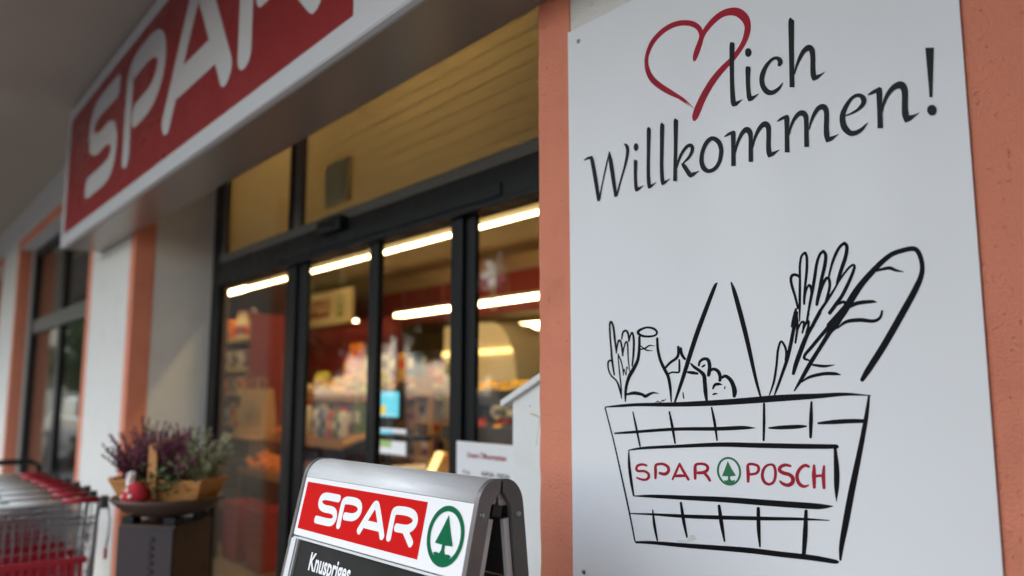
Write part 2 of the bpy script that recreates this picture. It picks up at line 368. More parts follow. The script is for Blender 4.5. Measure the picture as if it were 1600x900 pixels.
def window(x0, x1):
    w = thing('window', '', ''); del w['label'], w['category']; w.parent = bld
    def Q(name, m, *a, b=.004): return bx(*a, b=b).build(name, m, w)
    y0, y1 = 1.62, 1.70; z0, z1 = .22, 3.28
    Q('jamb', M['black_frame'], x0, x0 + .20, y0, y1, z0, z1); Q('jamb', M['black_frame'], x1 - .09, x1, y0, y1, z0, z1)
    Q('head_rail', M['black_frame'], x0 + .2, x1 - .09, y0, y1, z1 - .10, z1); Q('sill_rail', M['black_frame'], x0 + .2, x1 - .09, y0, y1, z0, z0 + .1)
    zt = 2.28
    Q('transom', M['grey_frame'], x0 + .2, x1 - .09, y0 - .003, y1, zt - .07, zt + .09)
    xm = x0 + 1.95
    for za, zb in ((z0 + .1, zt - .07), (zt + .09, z1 - .1)): Q('mullion', M['black_frame'], xm - .09, xm + .09, y0, y1, za, zb)
    for xa, xb in ((x0 + .2, xm - .09), (xm + .09, x1 - .09)):
        for za, zb in ((z0 + .1, zt - .07), (zt + .09, z1 - .1)): Q('pane', M['glass'], xa, xb, 1.65, 1.668, za, zb, b=0)
window(-11.60, -7.50); window(-17.42, -13.18)

# entrance: sliding doors in the recess
door = thing('entrance_door', '', ''); del door['label'], door['category']; door.parent = bld
def D(name, m, *a, b=.004): return bx(*a, b=b).build(name, m, door)
BF = M['black_frame']
D('jamb', BF, -6.02, -5.86, 2.0, 2.05, 0, 3.32); D('jamb', BF, -1.78, -1.655, 2.0, 2.1, 0, 3.32)
D('head_beam', BF, -5.86, -1.78, 1.985, 2.13, 2.285, 2.435, b=.008); D('drip_rail', BF, -5.86, -1.78, 1.965, 2.08, 2.262, 2.284)
D('grey_rail', M['grey_frame'], -5.86, -1.78, 1.995, 2.1, 2.437, 2.495)
D('mullion', BF, -4.66, -4.60, 1.998, 2.04, 2.496, 3.32); D('grey_rail', M['grey_frame'], -4.598, -4.50, 2.004, 2.04, 2.496, 3.32); D('grey_rail', M['grey_frame'], -5.86, -5.79, 2.004, 2.04, 2.496, 3.32)
for xa, xb in ((-5.79, -4.66), (-4.50, -1.78)): D('transom_pane', M['glass'], xa, xb, 2.03, 2.045, 2.496, 3.32, b=0)
D('stile', BF, -4.655, -4.525, 2.0, 2.04, 0, 2.262); D('stile', BF, -4.52, -4.40, 2.02, 2.045, 0, 2.262)
D('stile', BF, -3.655, -3.585, 2.02, 2.05, 0, 2.262); D('stile', BF, -3.58, -3.53, 2.0, 2.035, 0, 2.262)
D('stile', BF, -2.885, -2.80, 2.0, 2.055, 0, 2.262); D('stile', BF, -2.798, -2.73, 2.02, 2.045, 0, 2.262)
for xa, xb, y in ((-5.86, -4.655, 2.03), (-4.40, -3.655, 2.035), (-3.53, -2.885, 2.025), (-2.73, -1.78, 2.035)):
    D('pane', M['glass'], xa, xb, y - .008, y + .008, .1, 2.262, b=0); 
    if xb - xa > .2: D('bottom_rail', BF, xa, xb, y - .02, y + .02, .005, .1)
sn = D('motion_sensor', BF, -4.12, -3.84, 1.93, 1.984, 2.37, 2.45, b=.015); bx(-4.05, -3.90, 1.926, 1.9305, 2.38, 2.41).build('lens', M['car_glass'], sn)
D('drive_casing', BF, -4.9, -2.5, 1.975, 1.984, 2.30, 2.36, b=.003)
for k in range(12):
    z = 2.47 + k * .075
    bl = MB(); bl.prism([(-7.3, 2.150, z), (-7.3, 2.1515, z), (-7.3, 2.1545, z + .081), (-7.3, 2.153, z + .0815)], (5.64, 0, 0)); bl.build('blind_slat', M['blind'], door)
eb = D('emergency_lamp', M['grey_plastic'], -4.36, -4.08, 2.09, 2.135, 2.60, 2.86, b=.012); bx(-4.33, -4.11, 2.084, 2.089, 2.64, 2.83, b=.002).build('cover', M['grey_plastic'], eb)

# ------------------------------------------------------------------ lightbox sign above the door
FY = 1.15
fs = thing('fascia_sign', 'long red and white lightbox sign with white lettering above the entrance', 'shop sign', (-4, FY, 2.62))
def fp(mb, name, m): o = mb.build(name, m, fs); o.matrix_parent_inverse = Matrix.Translation((4, -FY, -2.62)); return o
fp(bx(-7.07, -.95, FY + .003, WY - .002, 2.625, 3.73, b=.004), 'casing', M['white_sign'])
fp(bx(-7.06, -.96, FY, FY + .0025, 2.63, 3.725), 'front_panel', M['white_sign'])
fp(bx(-7.05, -.97, FY + .03, WY - .004, 2.618, 2.6245), 'underside', M['alu_under'])
fp(bx(-6.935, -2.227, FY - .002, FY - .0002, 2.712, 3.632), 'red_panel', M['red_sign'])
def onfascia(x, y, l): return Vector((x, FY - .002 - l, y))
par0 = thing('tmp', '', '')
logo_letters(onfascia, -6.935, 2.712, 4.708, .92, {'S': (.155, .327), 'P': (.368, .540), 'A': (.545, .765), 'R': (.778, .955)}, M['white_sign'], par0, .0008, pen=.168)
ring_logo(onfascia, -1.59, 3.17, .46, .46, M['vivid_green'], par0, .0008)
for ch in list(par0.children): ch.parent = fs; ch.matrix_parent_inverse = Matrix.Translation((4, -FY, -2.62))
bpy.data.objects.remove(par0)

# ------------------------------------------------------------------ welcome board
BY = 1.446
wb = thing('welcome_board', 'white welcome board with red heart, greeting and basket drawing on the wall', 'sign', (0, 0, 0))
bx(-1.528, -.529, BY, BY + .003, 1.020, 2.487).build('panel', M['board'], wb)
for x, z in ((-1.486, 2.447), (-1.489, 1.053), (-.571, 2.447), (-.571, 1.053)):
    sc = MB().lathe([(.0001, -.0022), (.004, -.0022), (.0062, -.0012), (.0066, .0)], 14); sc.tube([(0, 0, -.0005), (0, 0, .008)], .0025, 8)
    o = sc.build('screw', M['steel'], wb); o.location = (x, BY, z); o.rotation_euler = (R(-90), 0, 0)
    o2 = bx(-.0045, .0045, -.001, .001, -.0026, -.0021).build('screw_slot', M['ink'], o); o2.rotation_euler = (0, 0, random.uniform(0, 3))
def board(ox, oy, s):
    def fn(x, y, l): p = atY(ox + x / s, oy + y / s, BY); p.y -= l; return p
    return fn
def draw(name, m, ox, oy, s, strokes, closed=(), polys=(), lift=.0004, cap=True, each=False):
    if each:
        for i, st in enumerate(strokes): draw(name, m, ox, oy, s, [st], lift=lift + i * .000015, cap=cap)
        return
    pr = Print(board(ox, oy, s), lift); k = (1.1 if 'celery' in name else 1.3) if m is M['ink'] else (1.2 if name == 'lettering_drawing' else 1)
    for i, st in enumerate(strokes): st = [(a, b, w * k) for a, b, w in st]; pr.stroke(st, closed=i in closed, cap=cap)
    for p in polys: pr.poly(p)
    return pr.build(name, m, wb)
Z1 = (1000, 0, 4.5); Z2 = (1120, 20, 5.622); Z3 = (905, 180, 6); Z4 = (1040, 140, 6); Z5 = (1190, 110, 6.4286); Z6 = (1300, 60, 5.294)
draw('heart', M['ink_red'], *Z1, [
    [(382, 424, 20), (389, 398, 34), (405, 350, 40), (425, 292, 36), (433, 250, 32), (420, 208, 36), (390, 178, 40), (340, 162, 40), (270, 165, 38), (200, 192, 36), (130, 246, 34), (80, 312, 32), (52, 385, 27), (46, 440, 28), (57, 502, 35), (88, 558, 42), (140, 604, 42), (200, 642, 40), (258, 674, 30), (310, 702, 18), (345, 730, 8), (378, 762, 3)],
    [(250, 676, 10), (300, 708, 10), (348, 745, 2)],
    [(434, 268, 30), (455, 222, 34), (508, 155, 40), (570, 104, 44), (630, 83, 52), (690, 88, 62), (738, 128, 60), (757, 180, 46), (752, 235, 42), (733, 292, 36), (700, 350, 34), (650, 415, 36), (590, 475, 40), (530, 545, 44), (480, 620, 46), (437, 700, 48), (407, 770, 50), (388, 822, 42), (382, 842, 24)]])
IG = M['ink_grey']
def letter(z, strokes, closed=(), lift=.0012): return draw('letter', IG, *z, strokes, closed, lift=lift, cap=False)
letter(Z2, [[(141, 261, 34), (136, 296, 44), (134, 450, 38), (136, 620, 37), (142, 740, 42), (149, 795, 44), (150, 822, 26)], [(139, 812, 28), (168, 800, 36), (195, 783, 20), (224, 763, 4)]])
letter(Z2, [[(279, 313, 22), (278, 328, 48), (278, 349, 55), (276, 370, 46), (274, 387, 20)], [(279, 472, 34), (276, 500, 44), (275, 600, 37), (280, 690, 37), (288, 745, 42), (294, 776, 26)], [(280, 768, 26), (307, 753, 36), (337, 735, 20), (370, 713, 4)]])
letter(Z2, [[(543, 468, 20), (558, 440, 40), (552, 412, 40), (520, 398, 28), (478, 418, 26), (432, 475, 34), (403, 545, 42), (397, 600, 42), (410, 652, 44), (445, 694, 50), (490, 702, 40), (535, 676, 30), (563, 645, 18), (582, 614, 5)]])
letter(Z2, [[(662, 58, 40), (656, 90, 50), (657, 300, 44), (660, 500, 42), (663, 655, 43)], [(684, 540, 8), (700, 475, 20), (730, 400, 30), (768, 335, 40), (812, 308, 54), (838, 335, 48), (845, 400, 42), (845, 480, 42), (850, 550, 46), (856, 596, 24)], [(843, 585, 26), (876, 568, 36), (912, 547, 18), (948, 523, 4)]])
letter(Z3, [[(50, 424, 8), (80, 406, 22), (112, 398, 28)], [(113, 384, 22), (124, 425, 35), (147, 550, 37), (171, 700, 35), (184, 806, 27)], [(192, 790, 18), (216, 660, 12), (250, 500, 14), (286, 342, 9)], [(284, 345, 12), (297, 430, 36), (321, 590, 37), (346, 766, 28)], [(354, 755, 18), (390, 620, 16), (428, 490, 20), (450, 390, 27), (456, 330, 30), (450, 296, 30), (437, 277, 22), (420, 271, 4)]])
letter(Z3, [[(539, 265, 16), (536, 280, 36), (535, 300, 44), (533, 320, 36), (530, 335, 16)], [(533, 421, 28), (531, 440, 34), (529, 560, 30), (533, 650, 32), (540, 697, 34), (543, 716, 20)], [(528, 710, 20), (556, 692, 28), (581, 676, 16), (606, 659, 3)]])
letter(Z3, [[(660, 123, 28), (655, 150, 38), (652, 350, 32), (650, 520, 32), (655, 630, 35), (661, 670, 34), (663, 688, 20)], [(648, 682, 20), (676, 664, 28), (700, 648, 14), (725, 629, 3)]])
letter(Z3, [[(786, 82, 28), (780, 110, 40), (777, 300, 36), (775, 480, 34), (780, 590, 37), (787, 637, 34), (789, 654, 20)], [(774, 650, 20), (801, 632, 28), (827, 614, 14), (853, 595, 3)]])
letter(Z4, [[(104, 281, 30), (98, 310, 42), (97, 500, 34), (93, 700, 34), (91, 858, 36)], [(110, 735, 6), (128, 655, 22), (162, 585, 26), (202, 535, 30), (238, 523, 34), (254, 550, 34), (244, 595, 30), (215, 642, 24), (180, 677, 16), (155, 700, 8)], [(157, 690, 18), (175, 716, 38), (205, 762, 42), (230, 800, 42), (238, 824, 20)], [(224, 817, 22), (256, 796, 36), (286, 780, 18), (317, 763, 3)]])
letter(Z4, [[(440, 458, 40), (495, 487, 46), (520, 545, 42), (522, 600, 40), (505, 680, 36), (465, 740, 36), (410, 765, 38), (365, 743, 46), (341, 690, 42), (340, 630, 38), (352, 570, 36), (388, 495, 40)]], closed=(0,))
letter(Z4, [[(554, 443, 8), (590, 420, 24), (630, 404, 32)], [(644, 388, 22), (637, 420, 42), (637, 550, 40), (638, 718, 41)], [(655, 605, 6), (668, 530, 22), (695, 455, 30), (730, 397, 40), (765, 377, 54), (791, 402, 48), (800, 460, 40), (800, 560, 40), (801, 678, 40)], [(820, 550, 6), (835, 470, 22), (862, 400, 32), (900, 343, 42), (938, 324, 54), (964, 352, 48), (968, 420, 42), (966, 520, 42), (971, 590, 46), (976, 634, 26)], [(960, 627, 24), (1000, 606, 36), (1036, 585, 18), (1068, 565, 4)]])
letter(Z5, [[(157, 516, 8), (200, 487, 26), (245, 468, 34)], [(266, 450, 22), (256, 482, 48), (256, 600, 44), (259, 824, 46)], [(281, 650, 6), (292, 580, 22), (325, 500, 32), (370, 442, 44), (415, 430, 58), (443, 457, 52), (451, 520, 46), (452, 640, 46), (455, 770, 48)], [(480, 600, 6), (495, 530, 22), (525, 452, 34), (570, 384, 46), (620, 368, 60), (648, 397, 54), (655, 470, 50), (652, 580, 50), (658, 660, 54), (666, 718, 28)], [(648, 714, 26), (692, 690, 42), (736, 665, 20), (776, 641, 4)]])
letter(Z6, [[(108, 642, 8), (160, 622, 16), (215, 590, 24), (256, 547, 36), (264, 508, 44), (243, 478, 38), (203, 473, 28), (158, 503, 28), (115, 568, 36), (91, 630, 44), (90, 690, 48), (110, 745, 54), (155, 785, 46), (205, 779, 38), (250, 750, 28), (280, 717, 14), (298, 698, 4)]])
letter(Z6, [[(299, 469, 10), (340, 447, 28), (385, 428, 34)], [(403, 408, 22), (393, 440, 47), (396, 570, 43), (401, 744, 46)], [(420, 610, 6), (430, 540, 22), (465, 460, 34), (515, 404, 46), (570, 387, 62), (598, 417, 56), (605, 480, 50), (604, 580, 50), (610, 640, 54), (618, 690, 28)], [(601, 687, 26), (642, 662, 42), (682, 640, 20), (723, 617, 4)]])
letter(Z6, [[(809, 78, 70), (811, 150, 62), (815, 300, 44), (818, 400, 32), (820, 487, 24)], [(830, 551, 26), (829, 568, 66), (828, 594, 78), (827, 618, 66), (824, 638, 26)]])

# the hand-drawn basket
A7 = (920, 360, 2.857); A8 = (920, 600, 3); ZA = (1190, 370, 6.43); ZB = (1190, 490, 6.43); ZC = (940, 490, 6); ZD = (1030, 520, 7.5); ZE = (980, 690, 8.183); ZF = (1100, 690, 7.273)
INK = M['ink']
draw('celery_drawing', INK, *ZA, [
    [(435, 160, 24), (400, 200, 22), (385, 300, 22), (386, 420, 22), (385, 560, 24), (384, 700, 22), (382, 850, 10)], [(440, 158, 22), (455, 210, 26), (455, 330, 26), (440, 480, 24), (430, 600, 24), (428, 675, 22)],
    [(428, 675, 18), (440, 570, 20), (460, 510, 20), (482, 485, 24), (498, 520, 24), (500, 560, 20)], [(385, 410, 18), (355, 385, 26), (315, 385, 28), (295, 420, 26), (305, 490, 26), (335, 590, 24), (360, 690, 22), (365, 720, 20)],
    [(620, 145, 28), (585, 180, 26), (555, 270, 28), (535, 400, 30), (515, 520, 30), (490, 650, 26), (465, 790, 20), (455, 850, 12)], [(622, 143, 28), (645, 190, 32), (635, 290, 34), (605, 420, 32), (580, 550, 32), (560, 640, 28), (556, 685, 26)],
    [(560, 680, 20), (585, 570, 26), (620, 470, 28), (655, 415, 28), (680, 430, 28), (685, 500, 26), (665, 590, 26), (640, 670, 22)], [(830, 65, 30), (780, 110, 28), (730, 210, 28), (695, 320, 22), (675, 410, 18)],
    [(830, 62, 30), (858, 100, 34), (845, 200, 36), (805, 320, 36), (770, 430, 30), (755, 480, 20)], [(775, 450, 18), (830, 370, 20), (890, 300, 22), (930, 285, 22), (928, 330, 28), (880, 450, 32), (810, 590, 34), (740, 690, 36), (683, 768, 34)],
    [(683, 765, 20), (730, 700, 24), (790, 665, 26), (835, 655, 26), (840, 690, 24)], [(780, 440, 16), (730, 530, 20), (660, 640, 26), (580, 760, 30), (510, 900, 34)], [(345, 725, 20), (330, 820, 40), (318, 900, 44)],
    [(1040, 430, 44), (960, 550, 50), (880, 670, 60), (790, 790, 80), (690, 900, 76)]])
draw('celery_drawing', INK, *ZB, [
    [(590, -10, 26), (520, 110, 30), (455, 220, 40), (395, 370, 44), (345, 510, 42), (320, 605, 30)], [(338, 100, 34), (318, 180, 34), (295, 300, 34), (260, 450, 34), (210, 600, 28), (160, 740, 24), (132, 815, 14)],
    [(345, -10, 44), (336, 60, 40), (335, 120, 30)], [(355, 20, 20), (362, 120, 22), (350, 230, 22), (340, 295, 18)], [(365, 160, 14), (395, 95, 18), (425, 85, 22), (422, 140, 22), (410, 195, 16)], [(410, 190, 14), (440, 110, 22), (468, 75, 26), (470, 130, 24), (450, 190, 20)],
    [(470, 0, 24), (455, 80, 20)], [(240, 470, 16), (248, 380, 22), (225, 310, 22), (193, 282, 20), (165, 370, 22), (150, 520, 22), (125, 680, 22), (80, 818, 12)],
    [(800, 10, 66), (740, 120, 60), (690, 180, 46), (590, 340, 38), (490, 500, 40), (400, 660, 34), (330, 775, 14)], [(720, 80, 40), (600, 220, 34), (500, 340, 32), (440, 410, 28), (430, 450, 26), (475, 468, 18)]])
draw('baguette_drawing', INK, *A7, [
    [(1148, 342, 20), (1200, 262, 22), (1270, 180, 20), (1340, 115, 17), (1400, 90, 17), (1458, 84, 17), (1484, 130, 17), (1487, 190, 18), (1460, 260, 22), (1400, 370, 24), (1320, 510, 24), (1250, 620, 22), (1220, 668, 14)],
    [(1285, 180, 8), (1340, 168, 12), (1370, 178, 10), (1405, 185, 3)], [(1150, 345, 14), (1200, 325, 14), (1260, 318, 12), (1285, 320, 3)], [(1110, 438, 4), (1150, 408, 12), (1210, 400, 14), (1270, 405, 12), (1300, 390, 10), (1310, 360, 8)],
    [(1000, 600, 8), (1050, 606, 10), (1098, 600, 2)], [(950, 678, 4), (985, 655, 10), (1050, 640, 12), (1100, 640, 11), (1125, 645, 2)]], each=True)
draw('handle_drawing', INK, *A7, [[(573, 235, 5), (555, 270, 13), (480, 470, 16), (420, 660, 13), (385, 765, 7)], [(636, 232, 5), (655, 290, 15), (700, 460, 16), (745, 660, 11), (768, 745, 7)]], each=True)
draw('bottle_drawing', INK, *ZC, [
    [(430, 130, 15), (490, 142, 18), (520, 175, 16), (500, 205, 15), (440, 215, 16), (380, 208, 18), (347, 188, 21), (347, 165, 21), (378, 145, 18)],
    [(355, 220, 18), (355, 300, 20), (350, 380, 22), (335, 450, 24), (300, 520, 28), (260, 590, 26), (235, 670, 22), (225, 750, 20), (224, 825, 8)], [(522, 232, 18), (528, 330, 20), (550, 430, 22), (590, 520, 24), (625, 590, 24), (645, 700, 20), (654, 825, 10)],
    [(365, 300, 8), (400, 330, 10), (430, 345, 10), (480, 348, 3)], [(365, 335, 10), (410, 325, 12), (450, 300, 10), (500, 302, 3)], [(235, 758, 14), (310, 745, 26), (380, 758, 22), (410, 775, 24), (450, 755, 20), (490, 742, 14), (540, 750, 3)],
    [(505, 835, 4), (530, 822, 8), (545, 838, 6), (575, 810, 6), (580, 822, 6), (605, 798, 4)]], closed=(0,))
draw('leaves_drawing', INK, *ZC, [
    [(190, 795, 8), (165, 690, 14), (140, 630, 12), (90, 580, 12), (65, 520, 12), (62, 460, 14), (80, 440, 14), (105, 450, 14)], [(120, 575, 12), (100, 440, 16), (90, 320, 14), (80, 200, 14), (78, 100, 14), (92, 78, 16), (112, 130, 16), (125, 240, 16), (140, 370, 10)],
    [(140, 370, 8), (150, 290, 12), (165, 250, 14), (185, 280, 14), (200, 395, 12)], [(200, 395, 8), (210, 320, 10), (230, 265, 12), (245, 290, 12), (250, 420, 10), (265, 545, 6)], [(190, 240, 10), (200, 180, 14), (228, 160, 16), (250, 190, 16), (258, 260, 12)],
    [(258, 260, 8), (275, 195, 12), (290, 182, 14), (303, 250, 16), (300, 370, 16), (288, 490, 12)], [(155, 380, 10), (185, 450, 10), (200, 520, 8), (205, 580, 6)], [(155, 400, 8), (170, 560, 10), (185, 700, 10), (188, 780, 6)], [(205, 580, 6), (210, 520, 8), (222, 550, 6), (232, 575, 6), (235, 500, 6), (250, 520, 6)]])
draw('vegetable_drawing', INK, *ZD, [
    [(70, 415, 20), (130, 350, 24), (200, 300, 26), (225, 250, 26), (225, 165, 24)], [(255, 178, 20), (262, 240, 28), (285, 285, 26), (305, 308, 22)], [(110, 480, 16), (160, 462, 16), (230, 462, 18), (238, 400, 20), (236, 315, 16)], [(335, 462, 20), (390, 468, 30), (450, 478, 22)],
    [(372, 360, 14), (410, 400, 26), (480, 450, 30), (525, 500, 36), (535, 580, 36), (545, 700, 36), (558, 795, 22)], [(465, 385, 18), (480, 335, 24), (530, 305, 28), (575, 320, 32), (592, 390, 34), (585, 470, 34), (578, 500, 28)], [(605, 440, 24), (640, 425, 28), (690, 450, 32), (715, 510, 32), (712, 560, 28)],
    [(735, 525, 24), (780, 508, 30), (835, 550, 36), (870, 620, 40), (885, 690, 44), (880, 745, 30)], [(505, 400, 14), (525, 385, 18), (540, 375, 10)], [(630, 655, 16), (655, 610, 26), (700, 600, 26), (742, 610, 3)], [(630, 722, 12), (655, 715, 18), (685, 712, 5)], [(280, 695, 6), (285, 740, 12), (290, 772, 8)], [(768, 655, 12), (772, 632, 12)]], each=True)
draw('basket_drawing', INK, *A8, [
    [(78, 108, 4), (150, 102, 10), (240, 97, 12), (400, 96, 16), (560, 90, 20), (720, 80, 22), (900, 66, 24), (1080, 56, 18), (1200, 48, 12), (1322, 54, 3)], [(77, 112, 5), (120, 280, 5), (160, 460, 6), (190, 600, 6), (217, 737, 5)],
    [(1314, 55, 8), (1300, 160, 16), (1270, 320, 20), (1235, 490, 24), (1205, 650, 24), (1185, 760, 18), (1180, 825, 8)], [(222, 742, 8), (300, 744, 12), (450, 757, 16), (600, 768, 18), (750, 780, 20), (900, 798, 20), (1050, 815, 20), (1150, 832, 16), (1170, 834, 8)],
    [(122, 231, 6), (200, 226, 10), (400, 212, 12), (600, 210, 14), (720, 205, 14), (780, 206, 2)], [(845, 206, 6), (900, 204, 14), (980, 200, 14), (1020, 198, 6)], [(1076, 184, 8), (1150, 178, 16), (1230, 174, 16), (1290, 174, 14)],
    [(207, 130, 4), (222, 200, 8), (241, 292, 6)], [(378, 130, 6), (392, 200, 10), (405, 278, 6)], [(576, 110, 6), (590, 180, 10), (602, 264, 6)], [(822, 92, 8), (822, 180, 10), (820, 264, 8)], [(1044, 84, 8), (1042, 170, 14), (1040, 250, 10)],
    [(188, 310, 4), (260, 300, 10), (420, 292, 12), (620, 284, 16), (800, 288, 18), (1000, 292, 18), (1150, 293, 16), (1164, 292, 10)], [(188, 312, 4), (190, 380, 10), (200, 460, 10), (211, 524, 6)], [(216, 525, 4), (300, 526, 12), (450, 533, 16), (650, 543, 20), (850, 558, 22), (1050, 572, 22), (1110, 574, 14), (1145, 572, 2)], [(1155, 296, 10), (1162, 400, 20), (1162, 480, 18), (1161, 550, 2)],
    [(192, 607, 4), (300, 611, 8), (500, 622, 14), (800, 630, 14), (1000, 633, 10), (1128, 639, 3)], [(300, 590, 4), (308, 660, 10), (322, 733, 6)], [(432, 556, 8), (445, 640, 12), (461, 718, 6)], [(611, 570, 10), (622, 650, 14), (637, 737, 6)], [(795, 582, 12), (797, 680, 14), (803, 762, 6)], [(1019, 594, 12), (1015, 700, 18), (1008, 802, 14)]])
RED = M['ink_red']
draw('lettering_drawing', RED, *ZE, [
    [(250, 305, 22), (200, 292, 26), (140, 305, 28), (118, 345, 28), (140, 375, 28), (220, 378, 28), (270, 410, 28), (275, 455, 30), (245, 485, 28), (190, 485, 26), (125, 462, 20)],
    [(362, 470, 24), (364, 390, 32), (365, 310, 30), (400, 288, 28), (470, 290, 30), (525, 330, 32), (525, 385, 34), (480, 415, 36), (415, 402, 28)],
    [(580, 485, 20), (620, 400, 28), (672, 280, 22)], [(672, 285, 24), (720, 380, 30), (785, 485, 28)], [(620, 440, 26), (680, 436, 34), (735, 438, 26)],
    [(870, 475, 26), (870, 390, 36), (872, 310, 32), (910, 285, 28), (990, 290, 30), (1030, 325, 32), (1020, 370, 34), (970, 395, 34), (905, 400, 32)], [(985, 400, 28), (1030, 450, 32), (1060, 500, 26)]])
draw('lettering_drawing', RED, *ZF, [
    [(502, 455, 26), (503, 360, 34), (500, 270, 26), (545, 255, 26), (610, 275, 26), (622, 320, 28), (595, 360, 26), (530, 372, 24)], [(745, 262, 22), (790, 270, 26), (812, 330, 28), (810, 400, 28), (790, 460, 26), (740, 485, 26), (690, 460, 30), (665, 400, 30), (672, 330, 28), (705, 280, 24)],
    [(985, 278, 22), (930, 265, 30), (875, 285, 34), (860, 325, 34), (900, 355, 36), (970, 375, 36), (1010, 415, 38), (1005, 465, 40), (960, 495, 36), (900, 480, 30), (865, 450, 20)], [(1195, 285, 24), (1150, 270, 30), (1095, 305, 32), (1060, 375, 34), (1065, 440, 34), (1095, 490, 34), (1140, 510, 28), (1190, 495, 14)],
    [(1252, 268, 22), (1250, 380, 40), (1255, 522, 28)], [(1365, 278, 22), (1358, 390, 36), (1365, 528, 28)], [(1265, 392, 28), (1310, 388, 26), (1350, 385, 26)]], closed=(1,))
draw('tree_emblem', M['ink_green'], *ZE, [[(1303 + 141 * math.cos(a) + 12 * math.sin(a), 379 + 170 * math.sin(a), 27) for a in [2 * math.pi * k / 20 for k in range(20)]]], closed=(0,),
     polys=[[(1240, 488), (1272, 500), (1290, 480), (1290, 443), (1213, 440), (1250, 350), (1287, 248), (1335, 345), (1393, 437), (1318, 443), (1320, 480), (1340, 500), (1385, 488), (1365, 530), (1308, 552), (1255, 530)]])

# ------------------------------------------------------------------ pavement stand (A-board)
ab = thing('pavement_board', 'aluminium A-board with red header and green tree emblem by the entrance', 'sign', (-1.55, .95, 0))
TL = Vector((-1.872, .8745, 1.2945)); AYAW = .052; TILT = .222; AW = .65
au = Vector((math.cos(AYAW), math.sin(AYAW), 0)); an = Vector((-au.y, au.x, 0)); ad = -math.cos(TILT) * Vector((0, 0, 1)) - math.sin(TILT) * an
anf = au.cross(ad); anf = anf if anf.y < 0 else -anf       # out of the front face
HB = TL.z / math.cos(TILT)
def aP(mb, name, m, parent=ab):
    o = mb.build(name, m, parent)
    if parent is ab: o.matrix_parent_inverse = Matrix.Translation((1.55, -.95, 0))
    return o
def af(s, t, l): return TL + au * s + ad * t + anf * l
def aslab(s0, s1, t0, t1, l0, l1, b=0):
    mb = MB(); c = [(s, t, l) for l in (l0, l1) for s, t in ((s0, t0), (s1, t0), (s1, t1), (s0, t1))]
    mb.v = [tuple(af(*q)) for q in c]
    for q in ((0, 1, 2, 3), (7, 6, 5, 4), (0, 4, 5, 1), (1, 5, 6, 2), (2, 6, 7, 3), (3, 7, 4, 0)): mb.face(q)
    if b:
        me = mb.mesh('t'); bm = bmesh.new(); bm.from_mesh(me); bmesh.ops.bevel(bm, geom=bm.edges[:], offset=b, segments=2, affect='EDGES'); mb = MB(); mb.add(bm)
    return mb
aP(aslab(.0, AW, .0015, .1385, -.030, 0, b=.0015), 'header_panel', M['header_white'])
rp = aP(aslab(.0145, .507, .0125, .1225, .0002, .0007), 'red_panel', M['vivid_red'])
par0 = thing('tmp', '', '')
logo_letters(lambda x, y, l: af(x, y, l), .0145, .1225, .4925, -.11, {'S': (.15, .335), 'P': (.35, .53), 'A': (.53, .745), 'R': (.76, .955)}, M['header_white'], par0, .001, pen=.155, v0=.2, vh=.63)
ring_logo(lambda x, y, l: af(x, -y, l), .581, -.0685, .0555, .0555, M['vivid_green'], par0, .0008)
# top roll of the header: quarter-round profile swept across
mb = MB(); prof = [(0.0008, .0)] + [(-.050 * math.sin(a) , -.046 * (1 - math.cos(a))) for a in [math.pi / 2 * k / 10 for k in range(11)]] + [(-.046, -.050), (.0008, -.050)]
for s in (.0, AW):
    for t, l in prof: mb.v.append(tuple(af(s, t, l)))
n = len(prof)
for i in range(n): mb.face((i, (i + 1) % n, n + (i + 1) % n, n + i), i < 11)
mb.face(range(n)); mb.face(range(n, 2 * n)); aP(mb, 'top_profile', M['alu'])
for s0, s1 in ((0, .030), (AW - .030, AW)): aP(aslab(s0, s1, .1415, HB - .002, -.028, .004, b=.004), 'frame_profile', M['alu'])
aP(aslab(.030, AW - .030, .1405, .1455, -.026, .003, b=.001), 'frame_profile', M['alu']); aP(aslab(.031, AW - .031, HB - .08, HB - .03, -.026, .003, b=.003), 'frame_profile', M['alu'])
po = aP(aslab(.031, AW - .031, .146, HB - .081, -.012, -.006), 'poster', M['poster_dark'])
text_mesh('lettering', 'Knuspriges', .054, M['paper'], par0, lambda x, y, l: af(.094 + x, .2045 - y, -.0055 + l), .0004, sx=.76, bold=.0014)
# rear panel: mirror of the front about the ridge plane
ridge = af(0, -.02, -.052); REARANG = -.12
RROT = Matrix.Translation(ridge) @ Matrix.Rotation(REARANG, 4, au) @ Matrix.Translation(-ridge)
def mir(v):
    p = Vector(v); d = (p - ridge).dot(an); q = RROT @ (p - 2 * d * an); q.z = max(q.z, .002); return q
def amir(mb): mb.v = [tuple(mir(v)) for v in mb.v]; return mb
aP(amir(aslab(.0, AW, .0015, .1385, -.030, 0, b=.0015)), 'rear_header_panel', M['trolley_dark'])
for s0, s1 in ((0, .030), (AW - .030, AW)): aP(amir(aslab(s0, s1, .1415, HB - .002, -.028, .004, b=.004)), 'rear_frame_profile', M['alu'])
aP(amir(aslab(.031, AW - .031, .146, HB - .081, -.02, -.006)), 'rear_panel', M['trolley_dark'])
mb = MB()
for s in (.0, AW):
    for t, l in prof: mb.v.append(tuple(mir(af(s, t, l))))
for i in range(n): mb.face((i, (i + 1) % n, n + (i + 1) % n, n + i), i < 11)
mb.face(range(n)); mb.face(range(n, 2 * n)); aP(mb, 'rear_top_profile', M['alu'])
M['rear_cap'] = mat('rear_cap_dark', (.10, .094, .09), .5, var=.1, scale=9)
